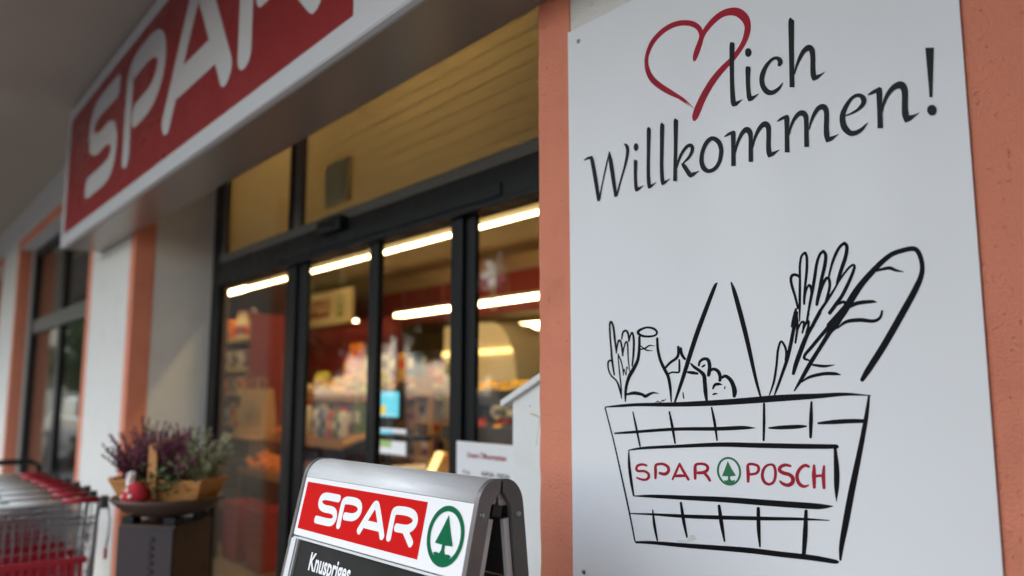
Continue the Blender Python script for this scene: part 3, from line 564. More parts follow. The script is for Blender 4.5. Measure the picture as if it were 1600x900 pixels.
# side cheeks: curved dark end cap with pale inner strip, screws
for s, sg in ((AW, 1), (0, -1)):
    for f_, cm in ((lambda v: v, M['alu_dark']), (mir, M['rear_cap'])):
        cap_ = [(-.052 * math.sin(a) + .0, -.046 * (1 - math.cos(a)) - .001) for a in [math.pi / 2 * k / 8 for k in range(9)]]
        poly = [(.16, .0025), (.06, .0025)] + [(t, l + .003) for t, l in cap_] + [(-.030, -.047), (.0, -.030), (.16, -.030)]
        mb = MB(); base = [Vector(f_(af(s + sg * .0005, t, l))) for t, l in poly]; mb.prism(base, au * sg * .012); aP(mb, 'end_cap', cm)
        mb = MB(); st = [(.160, .002), (.160, -.027), (HB - .01, -.027), (HB - .01, .002)]; mb.prism([Vector(f_(af(s + sg * .0005, t, l))) for t, l in st], au * sg * .010); aP(mb, 'side_rail', M['alu_dark'])
        mb = MB(); st = [(.024, -.033), (.024, -.046), (HB - .02, -.046), (HB - .02, -.033)]; mb.prism([Vector(f_(af(s - sg * .004, t, l))) for t, l in st], au * sg * .010); aP(mb, 'inner_rail', M['alu'])
        for t in (.02, .145):
            o = MB().lathe([(.0001, .003), (.004, .003), (.0055, .001), (.0058, 0)], 12).build('screw', M['steel'], ab)
            o.matrix_parent_inverse = Matrix.Translation((1.55, -.95, 0)); o.location = Vector(f_(af(s + sg * .0122, t, -.012))); o.rotation_euler = (au * sg).to_track_quat('Z', 'Y').to_euler()
o = MB().tube([ridge + Vector((0, 0, .018)) - au * .005, ridge + Vector((0, 0, .018)) + au * (AW + .008)], .012, 10); aP(o, 'hinge_rod', M['tyre'])
aP(aslab(-.004, AW + .008, -.004, .018, -.062, -.040), 'hinge_block', M['tyre'])
for ch in list(par0.children): ch.parent = ab; ch.matrix_parent_inverse = Matrix.Translation((1.55, -.95, 0))
bpy.data.objects.remove(par0)

# ------------------------------------------------------------------ opening hours sheet on the door glass, white cabinet in the recess
oh = thing('opening_hours_sheet', 'white opening hours sheet with red heading on the glass door', 'notice', (-2.56, 1.965, 1.0))
def ohp(o): o.matrix_parent_inverse = Matrix.Translation((2.56, -1.965, -1.0)); return o
ohp(bx(-2.772, -2.352, 1.962, 1.968, .70, 1.296).build('sheet', M['paper'], oh))
ohp(bx(-2.78, -2.70, 1.968, 2.03, 1.0, 1.03).build('bracket', M['black_frame'], oh))
onS = lambda dx, dz: (lambda x, y, l: Vector((-2.772 + dx + x, 1.962 - l, 1.296 - dz + y)))
ohp(text_mesh('heading', 'Unsere Öffnungszeiten', .031, M['ink_red'], oh, onS(.075, .062), .0008, sx=.9, bold=.0006))
for i, d in enumerate(('Montag', 'Dienstag', 'Mittwoch', 'Donnerstag', 'Freitag', 'Samstag')):
    z = .128 + i * .048
    ohp(text_mesh('row_text', d, .021, M['ink_grey'], oh, onS(.045, z), .0008, sx=.8))
    ohp(text_mesh('row_text', '06:30 Uhr - 18:30 Uhr', .024, M['ink_grey'], oh, onS(.175, z), .0008, sx=.82, bold=.0005))
cab = thing('white_cabinet', 'narrow white cabinet with sloping lid beside the pink door band', 'cabinet', (-1.87, 1.72, 0))
def cp(mb, name, m, **k): o = mb.build(name, m, cab); o.matrix_parent_inverse = Matrix.Translation((1.87, -1.72, 0)); return o
zr = lambda x: 1.487 + (x + 2.084) * .44
mb = MB(); mb.prism([(-2.08, 1.70, .0), (-1.662, 1.70, .0), (-1.662, 1.70, zr(-1.662) - .022), (-2.08, 1.70, zr(-2.08) - .022)], (0, .26, 0)); cp(mb, 'body', M['cab_white'])
mb = MB(); mb.prism([(-2.122, 1.68, zr(-2.122) - .02), (-1.660, 1.68, zr(-1.660) - .02), (-1.660, 1.68, zr(-1.660)), (-2.122, 1.68, zr(-2.122))], (0, .30, 0)); cp(mb, 'lid', M['cab_white'])
onC = lambda x, y, l: Vector((-2.08 + x, 1.70 - l, y))
pr = Print(onC, .0004)
pr.stroke([(.09, 1.430, .004), (.115, 1.425, .006), (.135, 1.418, .004), (.150, 1.400, .002)]); pr.stroke([(.135, 1.41, .003), (.128, 1.37, .002), (.120, 1.33, .003)]); pr.stroke([(.085, 1.455, .004), (.092, 1.452, .004)])
o = pr.build('stain', M['stain'], cab); o.matrix_parent_inverse = Matrix.Translation((1.87, -1.72, 0))

draw('smudge', mat('green_smudge', (.66, .73, .66), .6, var=.05, scale=60), *A8, [[(415, 735, 6), (440, 740, 16), (465, 738, 14), (485, 722, 30), (500, 726, 12)]], lift=.0002)
# ------------------------------------------------------------------ shopping trolleys nested along the wall
GT = 'nested shopping trolleys by the wall'
def make_trolley():
    t = thing('shopping_trolley', 'x', 'trolley', group=GT)
    # local frame: handle at x=0 (towards the camera), basket runs to -x; y is the width, centred
    w0, w1, zt, zb, L = .27, .20, .93, .50, .86
    ends = ((0.03, w0, zt, zb), (-L, w1, .80, .56))
    def side(y_sign):
        mb = MB()
        for k in range(26):
            f = k / 25; x = .03 + (-L - .03) * f; w = w0 + (w1 - w0) * f; za = zt + (.80 - zt) * f; zc = zb + (.56 - zb) * f
            mb.tube([(x, y_sign * w, za), (x + .01, y_sign * (w - .035), zc)], .0024, 4, cap=False)
        for k in range(9):
            g = k / 8; mb.tube([(.03, y_sign * (w0 - .035 * g), zt + (zb - zt) * g), (-L, y_sign * (w1 - .035 * g), .80 + (.56 - .80) * g)], .0024 if k else .006, 4, cap=False)
        return mb
    side(1).build('basket_side', M['chrome'], t); side(-1).build('basket_side', M['chrome'], t)
    mb = MB()
    for k in range(15):
        y = -w0 + 2 * w0 * k / 14; mb.tube([(.03, y, zt - .03), (-.02, y * .88, zb)], .0024, 4, cap=False)
    for k in range(8):
        z = zb + (zt - .03 - zb) * k / 7; x = -.02 + .05 * k / 7; mb.tube([(x, -w0 * (.88 + .12 * k / 7), z), (x, w0 * (.88 + .12 * k / 7), z)], .0024 if k < 7 else .005, 4, cap=False)
    mb.build('rear_gate', M['chrome'], t)
    mb = MB()
    for k in range(11):
        y = -w1 + 2 * w1 * k / 10; mb.tube([(-L, y, .80), (-L + .01, y * .85, .56)], .0024, 4, cap=False)
    for k in range(12):
        f = k / 11; x = -.02 + (-L + .02) * f; w = (w0 - .035) + (w1 - w0) * f; z = zb + .06 * f; mb.tube([(x, -w, z), (x, w, z)], .0024, 4, cap=False)
    mb.build('basket_floor', M['chrome'], t)
    mb = MB()
    for k in range(13):
        y = -.21 + .42 * k / 12; mb.prism([(.034, y - .010, .56), (.034, y + .010, .56), (.052, y + .010, .72), (.052, y - .010, .72)], (-.010, 0, .0))
    mb.box(.024, .056, -.235, .235, .72, .75, b=.006); mb.box(.018, .040, -.225, .225, .535, .562, b=.006)
    mb.build('child_seat', M['trolley_red'], t)
    # handle: red ends, white logo sleeve, small green mark; grey brackets
    hb = MB().tube([(.09, -.155, 1.02), (.09, .10, 1.02)], .0135, 12).build('handle_sleeve', M['trolley_white'], t)
    MB().tube([(.09, .101, 1.02), (.09, .262, 1.02)], .013, 12).build('handle_grip', M['trolley_red'], t)
    MB().tube([(.09, -.265, 1.02), (.09, -.156, 1.02)], .013, 12).build('handle_grip', M['trolley_red'], t)
    bx(.078, .102, -.15, -.115, 1.033, 1.035).build('green_mark', M['ink_green'], hb)
    for s in (-1, 1):
        MB().tube([(.09, s * .268, 1.02), (.05, s * .272, .985), (.02, s * .272, .93), (-.02, s * .27, .60), (-.10, s * .26, .24)], .010, 8).build('frame_tube', M['chrome'], t)
        MB().tube([(-.10, s * .26, .24), (-.45, s * .24, .20), (-.80, s * .20, .17)], .012, 8).build('chassis_tube', M['chrome'], t)
        for x, y in ((-.08, .26), (-.80, .20)):
            wh = MB().tube([(x, s * y - .016, .062), (x, s * y + .016, .062)], .062, 18).build('wheel', M['tyre'], t)
            bx(x - .012, x + .012, s * y - .022, s * y + .022, .062, .205, b=.003).build('fork', M['chrome'], wh)
    cl = bx(.075, .115, .268, .302, .975, 1.035, b=.006).build('coin_lock', M['trolley_dark'], t)
    MB().tube([(.10, .303, .98), (.108, .312, .92), (.10, .310, .84), (.09, .305, .78)], .0045, 6).build('chain', M['chrome'], cl)
    bx(.083, .100, .298, .312, .735, .785, b=.004).build('key', M['trolley_red'], cl)
    MB().tube([(.03, -w0, zt), (-.0, -w0, zt + .02), (-.05, -w0 * .97, zt + .005)], .007, 6).build('rim_tube', M['chrome'], t)
    return t
ordn = ['nearest', 'second', 'third', 'fourth', 'fifth', 'sixth', 'seventh', 'eighth']
proto = make_trolley()
for i in range(7):
    o = proto if i == 0 else copy_tree(proto)
    o.location = (-4.42 - 0.25 * i, .70 + random.uniform(-.012, .012), -.035); o.rotation_euler = (0, 0, random.uniform(-.012, .012))
    o['label'] = ('nearest shopping trolley of the row, red handle ends beside the flower bowl' if i == 0 else
                  '%s shopping trolley counted from the near end of the nested row' % ordn[i])
# a dark basket rail of the trolley bay behind
br = MB()
br.tube([(-7.3, .50, .0), (-7.3, .50, .92), (-7.3, .56, .96), (-7.3, 1.10, .96), (-7.3, 1.16, .92), (-7.3, 1.16, .0)], .022, 10)
tag(br.build('trolley_bay_rail', M['black_frame']), 'dark bent tube rail at the far end of the trolley row', 'rail')

# ------------------------------------------------------------------ flower stand
ped = thing('pedestal', 'dark wooden pedestal with purple panel under the flower bowl', 'pedestal', (-4.08, 1.20, 0), R(38))
bx(-.145, .145, -.145, .145, .02, .89, b=.006).build('body', M['wood_dark'], ped)
bx(-.143, .143, -.157, -.1455, .04, .88).build('purple_panel', M['purple_board'], ped)
pr = Print(lambda x, y, l: Vector((x, -.157 - l, y)), .0006)
zz = .84
while zz > .15:
    h = random.uniform(.018, .034); a = random.uniform(-.01, .01)
    pr.stroke([(.03 + a, zz, .006), (.055, zz - h * .4, .009), (.028, zz - h, .006)], sub=3); zz -= h + .012
pr.build('vertical_lettering', M['ink'], ped)
for x in (-.11, .11):
    for y in (-.11, .11): bx(x - .03, x + .03, y - .03, y + .03, .891, .925, b=.004).build('spacer', M['black_frame'], ped)
bowl = MB().lathe([(.001, .0), (.15, .0), (.20, .022), (.248, .062), (.256, .078), (.249, .082), (.195, .045), (.16, .022), (.001, .018)], 40)
o = tag(bowl.build('bowl', M['bowl'], loc=(-4.08, 1.20, .926)), 'wide shallow dark brown bowl on the wooden pedestal', 'bowl')
tr = thing('trug', 'light wooden trug with upright handle standing in the brown bowl', 'basket', (-4.08, 1.20, .975), R(40)); tr.scale = (.8, .8, .9)
def board_(p, t): return MB().prism(p, t)
board_([(-.24, -.10, .0), (.24, -.10, .0), (.30, -.155, .125), (-.30, -.155, .125)], (0, .014, .004)).build('side_board', M['wood'], tr)
board_([(-.24, .10, .0), (.24, .10, .0), (.30, .155, .125), (-.30, .155, .125)], (0, -.014, .004)).build('side_board', M['wood'], tr)
for s in (-1, 1): board_([(s * .225, -.09, .0), (s * .225, .09, .0), (s * .295, .145, .135), (s * .295, -.145, .135)], (s * .014, 0, 0)).build('end_board', M['wood'], tr)
bx(-.22, .22, -.09, .09, -.004, .010).build('bottom_board', M['wood'], tr)
bx(-.035, .020, -.165, -.150, .03, .315, b=.004).build('handle_post', M['wood'], tr); bx(-.035, .020, .150, .165, .03, .34, b=.004).build('handle_post', M['wood'], tr)
MB().tube([(-.01, -.17, .295), (-.008, 0, .315), (-.008, .19, .345)], .016, 10).build('handle_bar', M['wood'], tr)

def heather(name, label, loc, n, h, spread, flower, leaf, seed):
    rnd = random.Random(seed); t = thing(name, label, 'plant', loc, group='heather plants in the trug')
    st = MB(); fl = MB(); lf = MB()
    def quad(mb, p, d, sz):
        u = Vector((rnd.uniform(-1, 1), rnd.uniform(-1, 1), rnd.uniform(-1, 1))).normalized(); v = u.cross(d).normalized() * sz * .6; w = (d + u * .6).normalized() * sz
        o = len(mb.v); mb.v += [tuple(p), tuple(p + v + w * .5), tuple(p + w), tuple(p - v + w * .5)]; mb.face((o, o + 1, o + 2, o + 3))
    for k in range(n):
        a = rnd.uniform(0, 2 * math.pi); s = rnd.uniform(.2, 1) * spread; hh = h * rnd.uniform(.6, 1.08) * (1 - .25 * (s / spread) ** 2)
        b0 = Vector((math.cos(a) * .035 * rnd.random(), math.sin(a) * .035 * rnd.random(), 0)); tip = Vector((math.cos(a) * s, math.sin(a) * s, hh)); mid = (b0 + tip) / 2 + Vector((-math.cos(a), -math.sin(a), .3)) * s * .16
        P_ = [tuple(b0 * (1 - q) ** 2 + mid * 2 * q * (1 - q) + tip * q * q) for q in (0, .25, .5, .75, 1)]
        st.tube(P_, [.0022, .002, .0018, .0015, .001], 4, cap=False, smooth=False)
        for j in range(60):
            q = .12 + .88 * j / 59; p = b0 * (1 - q) ** 2 + mid * 2 * q * (1 - q) + tip * q * q; d = (tip - b0).normalized()
            if q > .36: quad(fl, p + Vector((rnd.gauss(0, .004), rnd.gauss(0, .004), 0)), d, rnd.uniform(.014, .022) * (1.25 - q * .7))
            else: quad(lf, p, d, rnd.uniform(.014, .022))
    st.build('stems', M['leaf'], t); fl.build('flowers', flower, t); lf.build('foliage', leaf, t); return t
tm = Matrix.Translation((-4.08, 1.20, .985)) @ Matrix.Rotation(R(40), 4, 'Z')
heather('heather', 'dark purple heather at the left end of the wooden trug', tm @ Vector((-.13, -.01, .02)), 70, .36, .21, M['heather'], M['leaf'], 1)
heather('heather', 'purple heather right of the trug handle', tm @ Vector((.075, -.02, .02)), 70, .33, .20, M['heather2'], M['leaf'], 2)
heather('heather', 'small dark heather in the middle of the trug behind its handle', tm @ Vector((-.03, .05, .02)), 36, .30, .15, M['heather'], M['leaf'], 3)
heather('pale_heather', 'pale greenish heather at the right end of the trug', tm @ Vector((.17, .01, .02)), 36, .33, .20, M['pale_leaf'], M['pale_leaf'], 4)
# foliage skirt: ivy over the front board
rnd = random.Random(11); mb = MB()
for k in range(260):
    p = tm @ Vector((rnd.gauss(.03, .07), -.10 - rnd.random() * .04, .12 + rnd.gauss(0, .035) - max(0, rnd.gauss(0, .02)))); u = Vector((rnd.uniform(-1, 1), rnd.uniform(-1, .2), rnd.uniform(-1, 1))).normalized() * .02; v = Vector((0, 0, 1)).cross(u).normalized() * .011
    o = len(mb.v); mb.v += [tuple(p), tuple(p + u * .5 + v), tuple(p + u), tuple(p + u * .5 - v)]; mb.face((o, o + 1, o + 2, o + 3))
iv = mb.build('trailing_plant', M['leaf']); iv['kind'] = 'stuff'; tag(iv, 'small green leaves trailing over the front of the trug', 'plant')
orn = thing('toadstool_ornament', 'red white-dotted toadstool ornament leaning on the front of the trug', 'ornament', tm @ Vector((-.05, -.175, -.005)))
capm = MB().lathe([(.001, .018), (.035, .010), (.056, .025), (.060, .050), (.048, .080), (.025, .100), (.001, .106)], 22, jig=.04).build('cap', M['red_fabric'], orn)
for a, z, r in ((3.6, .05, .060), (4.2, .07, .054), (4.7, .045, .061), (5.2, .075, .052), (4.5, .092, .036), (5.6, .05, .060), (3.2, .08, .048)):
    d = MB().lathe([(.0105, 0), (.008, .003), (.001, .004)], 10).build('dot', M['white_dot'], capm); n_ = Vector((math.cos(a), math.sin(a), .35)).normalized(); d.location = (math.cos(a) * r, math.sin(a) * r, z); d.rotation_euler = n_.to_track_quat('Z', 'Y').to_euler()
MB().lathe([(.022, -.03), (.018, .0), (.015, .02), (.001, .022)], 14).build('stem', M['white_dot'], orn)
bow = MB(); bow.prism([(-.012, -.03, .10), (-.06, -.03, .145), (-.07, -.03, .10), (-.045, -.03, .075)], (0, .02, 0)); bow.prism([(-.010, -.03, .105), (-.025, -.03, .155), (.012, -.03, .150)], (0, .02, 0)); bow.build('bow', M['white_dot'], orn)
# ------------------------------------------------------------------ shop interior
structure(bx(-24, 4, 2.1, 18, .0, .006).build('shop_floor', M['shop_floor']))
structure(bx(-24, 4, 2.3, 18, 3.62, 3.72).build('shop_ceiling', M['shop_ceiling']))
structure(bx(-24, 4, 17.8, 18, .006, 3.62).build('wall_back', M['shop_wall']))
structure(bx(-24, -23.8, 2.6, 17.8, .006, 3.62).build('wall_left', M['shop_wall']))
structure(bx(3.8, 4, 2.6, 17.8, .006, 3.62).build('wall_right', M['shop_wall']))
structure(bx(-23.8, -7.5, 2.56, 2.66, .006, 3.62).build('added_dark_partition', M['wood_dark']))  # added dark partition, makes the far windows look darker
structure(bx(-14.5, -9.42, 5.6, 5.75, .006, 2.52).build('wall_red', M['shop_red']))
structure(bx(-22, 1, 8.6, 8.75, 2.86, 3.56).build('bulkhead_red', M['shop_red']))
structure(bx(-16.2, -9.7, 12.0, 12.15, .006, 3.0).build('wall_beige', M['shop_wall']))

# hanging linear lamps
def lamp(x0, x1, y, z, w, m, label, parts=True):
    t = thing('linear_lamp', label, 'ceiling lamp', ((x0 + x1) / 2, y, z), group='linear lamps inside the shop'); h = (x1 - x0) / 2
    bx(-h, h, -w / 2 - .006, w / 2 + .006, w * .45, w * .45 + .05, b=.004).build('housing', M['lamp_body'], t)
    MB().tube([(-h + .01, 0, 0), (h - .01, 0, 0)], w / 2, 12).build('diffuser', m, t)
    for s in (-.7, .7): MB().tube([(s * h, 0, w * .45 + .05), (s * h, 0, 3.62 - z)], .006, 6).build('hanger', M['lamp_body'], t)
nth = ['first', 'second', 'third', 'fourth', 'fifth', 'sixth', 'seventh', 'eighth']
def row(y, z, segs, w, which):
    for i, (a, b) in enumerate(segs):
        lamp(a, b, y, z, w, M['tube'], 'glowing lamp, %s from the right in the %s row of lamps behind the glass' % (nth[i], which))
row(3.92, 2.86, [(-3.9, -2.3), (-5.55, -3.94), (-7.2, -5.59), (-8.85, -7.24), (-10.36, -8.89)], .022, 'front')
lamp(-11.3, -10.40, 3.90, 2.86, .045, M['tube_b'], 'short bright lamp at the far left end of the front row behind the glass')
row(7.46, 2.86, [(-9.56, -7.5), (-10.12, -9.63), (-12.48, -10.70), (-14.45, -13.95)], .065, 'second')
row(10.77, 2.86, [(-13.45, -11.4)], .12, 'third'); row(14.6, 2.86, [(-17.4, -15.0)], .12, 'rear')
for i, x in enumerate((-3.2, -5.2, -7.2, -9.2)): lamp(x - .75, x + .75, 2.82, 3.35, .07, M['tube_b'], 'added unseen lamp close under the shop ceiling just inside the doors, %s from the right' % nth[i])  # added lamps out of view, they light the fronts of the goods
MB_ = MB().tube([(-9.60, 7.46, 2.75), (-9.60, 7.46, 3.62)], .03, 8)
tag(MB_.build('ceiling_pole', M['lamp_body']), 'thin vertical pole hanging from the shop ceiling between two lamps', 'pole')

# --- goods: shared meshes
def gm(name, f): mb = MB(); f(mb); return mb.mesh(name)
MESH = {}
for k in PAL:
    m = M['p_' + k]; alt = M['p_' + {'orange': 'white', 'cream': 'red', 'violet': 'white', 'brown': 'cream', 'white': 'blue', 'red': 'yellow', 'yellow': 'red', 'green': 'white', 'blue': 'white', 'pink': 'white', 'lime': 'green', 'dark': 'gold', 'gold': 'red', 'grey': 'dark'}[k]]
    def carton(mb, m=m, alt=alt):
        mb.use(m).box(-.5, .5, -.5, .5, 0, 1); mb.use(alt).box(-.35, .35, -.506, -.5, .35, .75)
    MESH['carton', k] = gm('carton_' + k, carton)
    def bottle(mb, m=m, alt=alt):
        mb.use(m).lathe([(.36, 0), (.40, .03), (.40, .52), (.36, .62), (.16, .78), (.13, .92), (.13, .93)], 12); mb.use(alt).lathe([(.15, .93), (.15, 1.0)], 12); mb.use(alt).lathe([(.405, .18), (.405, .45)], 12)
    MESH['bottle', k] = gm('bottle_' + k, bottle)
    def packet(mb, m=m, alt=alt):
        bm = bmesh.new(); bmesh.ops.create_uvsphere(bm, u_segments=12, v_segments=8, radius=.5)
        for v in bm.verts: v.co = (math.copysign(abs(v.co.x * 2) ** .5 / 2, v.co.x), math.copysign(abs(v.co.y * 2) ** .8 / 2, v.co.y), math.copysign(abs(v.co.z * 2) ** .5 / 2, v.co.z) + .5)
        mb.use(m).add(bm, True); mb.use(alt).box(-.3, .3, -.51, -.44, .35, .62)
    MESH['packet', k] = gm('packet_' + k, packet)
    def fruit(mb, m=m):
        bm = bmesh.new(); bmesh.ops.create_icosphere(bm, subdivisions=2, radius=.5)
        for v in bm.verts:
            r_ = math.hypot(v.co.x, v.co.y)
            if v.co.z > 0: v.co.z -= .16 * math.exp(-(r_ / .14) ** 2)
            v.co.z = v.co.z * .92 + .46
        mb.use(m).add(bm, True); mb.use(M['p_brown']).tube([(0, 0, .78), (.02, 0, .95)], .03, 5)
    MESH['fruit', k] = gm('fruit_' + k, fruit)
def loaf(mb):
    bm = bmesh.new(); bmesh.ops.create_uvsphere(bm, u_segments=14, v_segments=8, radius=.5)
    for v in bm.verts: v.co = (v.co.x, v.co.y * .9, max(v.co.z * 1.0 + .25, 0) + .05 * math.sin(v.co.x * 30) * (v.co.z > .2))
    mb.use(M['bread']).add(bm, True)
MESH['loaf', 'b'] = gm('loaf', loaf)
def put(kind, col, name, label, cat, group, loc, size, rz=0):
    o = bpy.data.objects.new(name, MESH[kind, col]); COL.objects.link(o); o.location = loc; o.scale = size; o.rotation_euler = (0, 0, rz); return tag(o, label, cat, group)
def fill(kind, cols, name, label, cat, group, x0, x1, y, z, w, d, h, gap=.01, rows=1, dy=None, jig=.06):
    x = x0 + w / 2; i = 0; cols = cols if isinstance(cols, (list, tuple)) else [cols]
    while x + w / 2 <= x1 + 1e-4:
        c = cols[i % len(cols)]
        for r_ in range(rows):
            hh = h * random.uniform(1 - jig, 1 + jig); nm = name if len(set(cols)) == 1 else name
            put(kind, c, nm, (c + ' ' + label) if c in ('orange', 'red', 'yellow', 'green', 'blue', 'pink', 'white', 'violet', 'brown', 'cream', 'lime', 'grey', 'gold', 'dark') else label, cat, group, (x, y + r_ * (dy or d * 1.05), z), (w, d, hh), random.uniform(-.06, .06))
        x += w + gap; i += 1
def shelf_unit(name, label, x0, x1, y0, y1, zs, m, top=None, back=None, group=None, end=None):
    t = thing(name, label, 'shelf', ((x0 + x1) / 2, (y0 + y1) / 2, 0), group=group); cx, cy = (x0 + x1) / 2, (y0 + y1) / 2; h = (x1 - x0) / 2; d = (y1 - y0) / 2; zt = top or zs[-1] + .03
    for s in (-1, 1): bx(s * h - (.02 if s > 0 else 0), s * h + (.02 if s < 0 else 0), -d, d, .006, zt, b=.002).build('upright', end if (end and s > 0) else m, t)
    for z in zs: bx(-h + .021, h - .021, -d, d - .021, z - .028, z, b=.002).build('shelf_board', m, t); bx(-h + .021, h - .021, -d - .012, -d - .001, z - .03, z + .008).build('price_rail', M['p_cream'], t)
    bx(-h + .021, h - .021, d - .02, d, .02, zt).build('back_panel', back or M['dark_unit'], t); return t
# pane 1: tall shelf with goods at the far left
ya = 3.55
shelf_unit('goods_shelf', 'tall wooden goods shelf behind the left door pane', -10.45, -9.25, ya, ya + .42, [.35, .75, 1.12, 1.48, 1.78, 2.14], M['shelf'], top=2.42, back=M['shelf_wood'], end=M['shop_red'])
g = 'goods on the tall shelf behind the left pane'; w_ = ' on the tall shelf behind the left door pane'
fill('packet', ['orange', 'gold'], 'snack_packet', 'snack packet' + w_, 'packet', g, -10.40, -9.92, ya + .05, 2.14, .15, .12, .27)
fill('bottle', ['cream', 'white'], 'sauce_bottle', 'bottle' + w_, 'bottle', g, -9.90, -9.45, ya + .08, 2.14, .11, .11, .36)
fill('bottle', ['violet'], 'syrup_bottle', 'syrup bottle' + w_, 'bottle', g, -9.45, -9.27, ya + .08, 2.14, .085, .085, .36)
fill('packet', ['violet', 'grey', 'white'], 'coffee_packet', 'coffee packet' + w_, 'packet', g, -10.40, -9.30, ya + .07, 1.78, .13, .11, .22)
fill('carton', ['brown', 'cream', 'red', 'grey'], 'tea_carton', 'carton' + w_, 'carton', g, -10.40, -9.30, ya + .08, 1.48, .14, .12, .20)
fill('carton', ['gold', 'brown', 'blue'], 'biscuit_carton', 'biscuit carton' + w_, 'carton', g, -10.40, -9.30, ya + .08, 1.12, .17, .12, .25)
fill('packet', ['brown', 'cream', 'orange'], 'flour_packet', 'flour packet' + w_, 'packet', g, -10.40, -9.30, ya + .08, .75, .15, .12, .25)
fill('carton', ['dark', 'red', 'brown'], 'drink_carton', 'drinks carton' + w_, 'carton', g, -10.40, -9.30, ya + .1, .35, .22, .16, .28)
# paper bag display in front of the red wall
def paper_bag(x, y, z, s, label, rz, handles=True):
    t = thing('paper_bag', label, 'bag', (x, y, z), rz)
    mb = MB(); W_, D_, H_ = .17 * s, .09 * s, .44 * s
    for zz, k, dd in ((0, 1, 1), (H_ * .5, .98, .8), (H_, .92, .55)): mb.v += [(-W_ * k, -D_ * dd, zz), (W_ * k, -D_ * dd, zz), (W_ * k, D_ * dd, zz), (-W_ * k, D_ * dd, zz)]
    for i in (0, 4):
        for k in range(4): mb.face((i + k, i + (k + 1) % 4, i + 4 + (k + 1) % 4, i + 4 + k))
    mb.face((0, 1, 2, 3)); mb.build('body', M['kraft'], t)
    pr = Print(lambda a, b, l: Vector((a, -D_ * (.93 - .15 * b / H_) - .012 - l, b)), .002); pr.stroke([(.075 * s * math.cos(q), H_ * .55 + .075 * s * math.sin(q), .018 * s) for q in [2 * math.pi * k / 16 for k in range(16)]], closed=True, sub=2)
    pr.poly([(.06 * s * a, H_ * .55 + .07 * s * b) for a, b in TREE]); pr.build('emblem', M['p_grey'], t)
    if handles:
        for q in (-1, 1): MB().tube([(-.06 * s, q * D_ * .5, H_), (-.055 * s, q * D_ * .5, H_ + .09 * s), (.055 * s, q * D_ * .5, H_ + .09 * s), (.06 * s, q * D_ * .5, H_)], .006 * s, 6).build('handle', M['kraft'], t)
yb = 3.2
crate_t = thing('crate_stack', 'stack of dark wooden crates carrying the paper bag behind the left pane', 'crate', (-8.62, yb + .2, 0))
for k, z in enumerate((.006, .34, .68)):
    for z2 in (.02, .12, .22): bx(-.42, .42, -.21, -.195, z + z2, z + z2 + .075).build('slat', M['crate'], crate_t); bx(-.42, .42, .195, .21, z + z2, z + z2 + .075).build('slat', M['crate'], crate_t)
    for s in (-1, 1): bx(s * .42 - .01, s * .42 + .01, -.195, .195, z + .02, z + .30).build('end_board', M['crate'], crate_t)
    bx(-.41, .41, -.194, .194, z + .004, z + .02).build('bottom_board', M['crate'], crate_t)
bx(-.44, .44, -.23, .23, 1.0, 1.025).build('top_board', M['shelf_wood'], crate_t)
paper_bag(-8.52, yb + .18, 1.026, 1.15, 'large printed paper carrier bag on the crates behind the left pane', R(20))
paper_bag(-8.75, yb - .22, .006, 1.0, 'paper carrier bag standing on the floor before the crates behind the left pane', R(14), True)
put('loaf', 'b', 'bread_loaf', 'round bread loaf hanging shelf high before the red wall', 'bread', None, (-11.2, 4.75, 1.785), (.42, .3, .34), .3)
shelf_unit('bread_rack', 'narrow bread rack between the tall shelf and the red wall', -11.75, -10.75, 4.6, 4.95, [.5, .9, 1.3, 1.78], M['shelf_wood'], top=1.8, back=M['shop_red'])
fill('loaf', 'b', 'bread_loaf', 'bread loaf lying on the narrow bread rack', 'bread', 'loaves on the bread rack', -11.7, -10.8, 4.72, 1.3, .26, .2, .2)
fill('loaf', 'b', 'bread_loaf', 'bread loaf lying on the narrow bread rack', 'bread', 'loaves on the bread rack', -11.7, -10.8, 4.72, .9, .26, .2, .2)
# interior sign with logo on a cream board above the red wall
isg = thing('interior_sign', 'cream sign board with small red logo high inside the shop', 'sign', (-10.1, 5.45, 2.5))
p0 = atY(470, 500, 5.45); p1_ = atY(548, 500, 5.45)
x0, x1 = p0.x, p1_.x; cx = (x0 + x1) / 2
bx(x0 + 10.1, x1 + 10.1, 0, .05, .0, .52, b=.004).build('board', M['shop_wall'], isg)
xr = x0 + (x1 - x0) * .60
bx(x0 + 10.1 + .05, xr + 10.1, -.004, -.0005, .13, .40).build('red_panel', M['shop_red'], isg)
logo_letters(lambda a, b, l: Vector((a, -.004 - l, b)), x0 + 10.15, .13, xr - x0 - .05, .27, {'S': (.10, .29), 'P': (.33, .52), 'A': (.53, .75), 'R': (.77, .96)}, M['p_cream'], isg, .002, pen=.13)
ring_logo(lambda a, b, l: Vector((a, -.001 - l, b)), xr + 10.1 + (x1 - xr) * .5, .265, .16, .16, M['p_green'], isg, .002)
for q in (.2, .8): MB().tube([((x0 + (x1 - x0) * q) + 10.1, .025, .52), ((x0 + (x1 - x0) * q) + 10.1, .025, 1.12)], .01, 6).build('hanger', M['lamp_body'], isg)
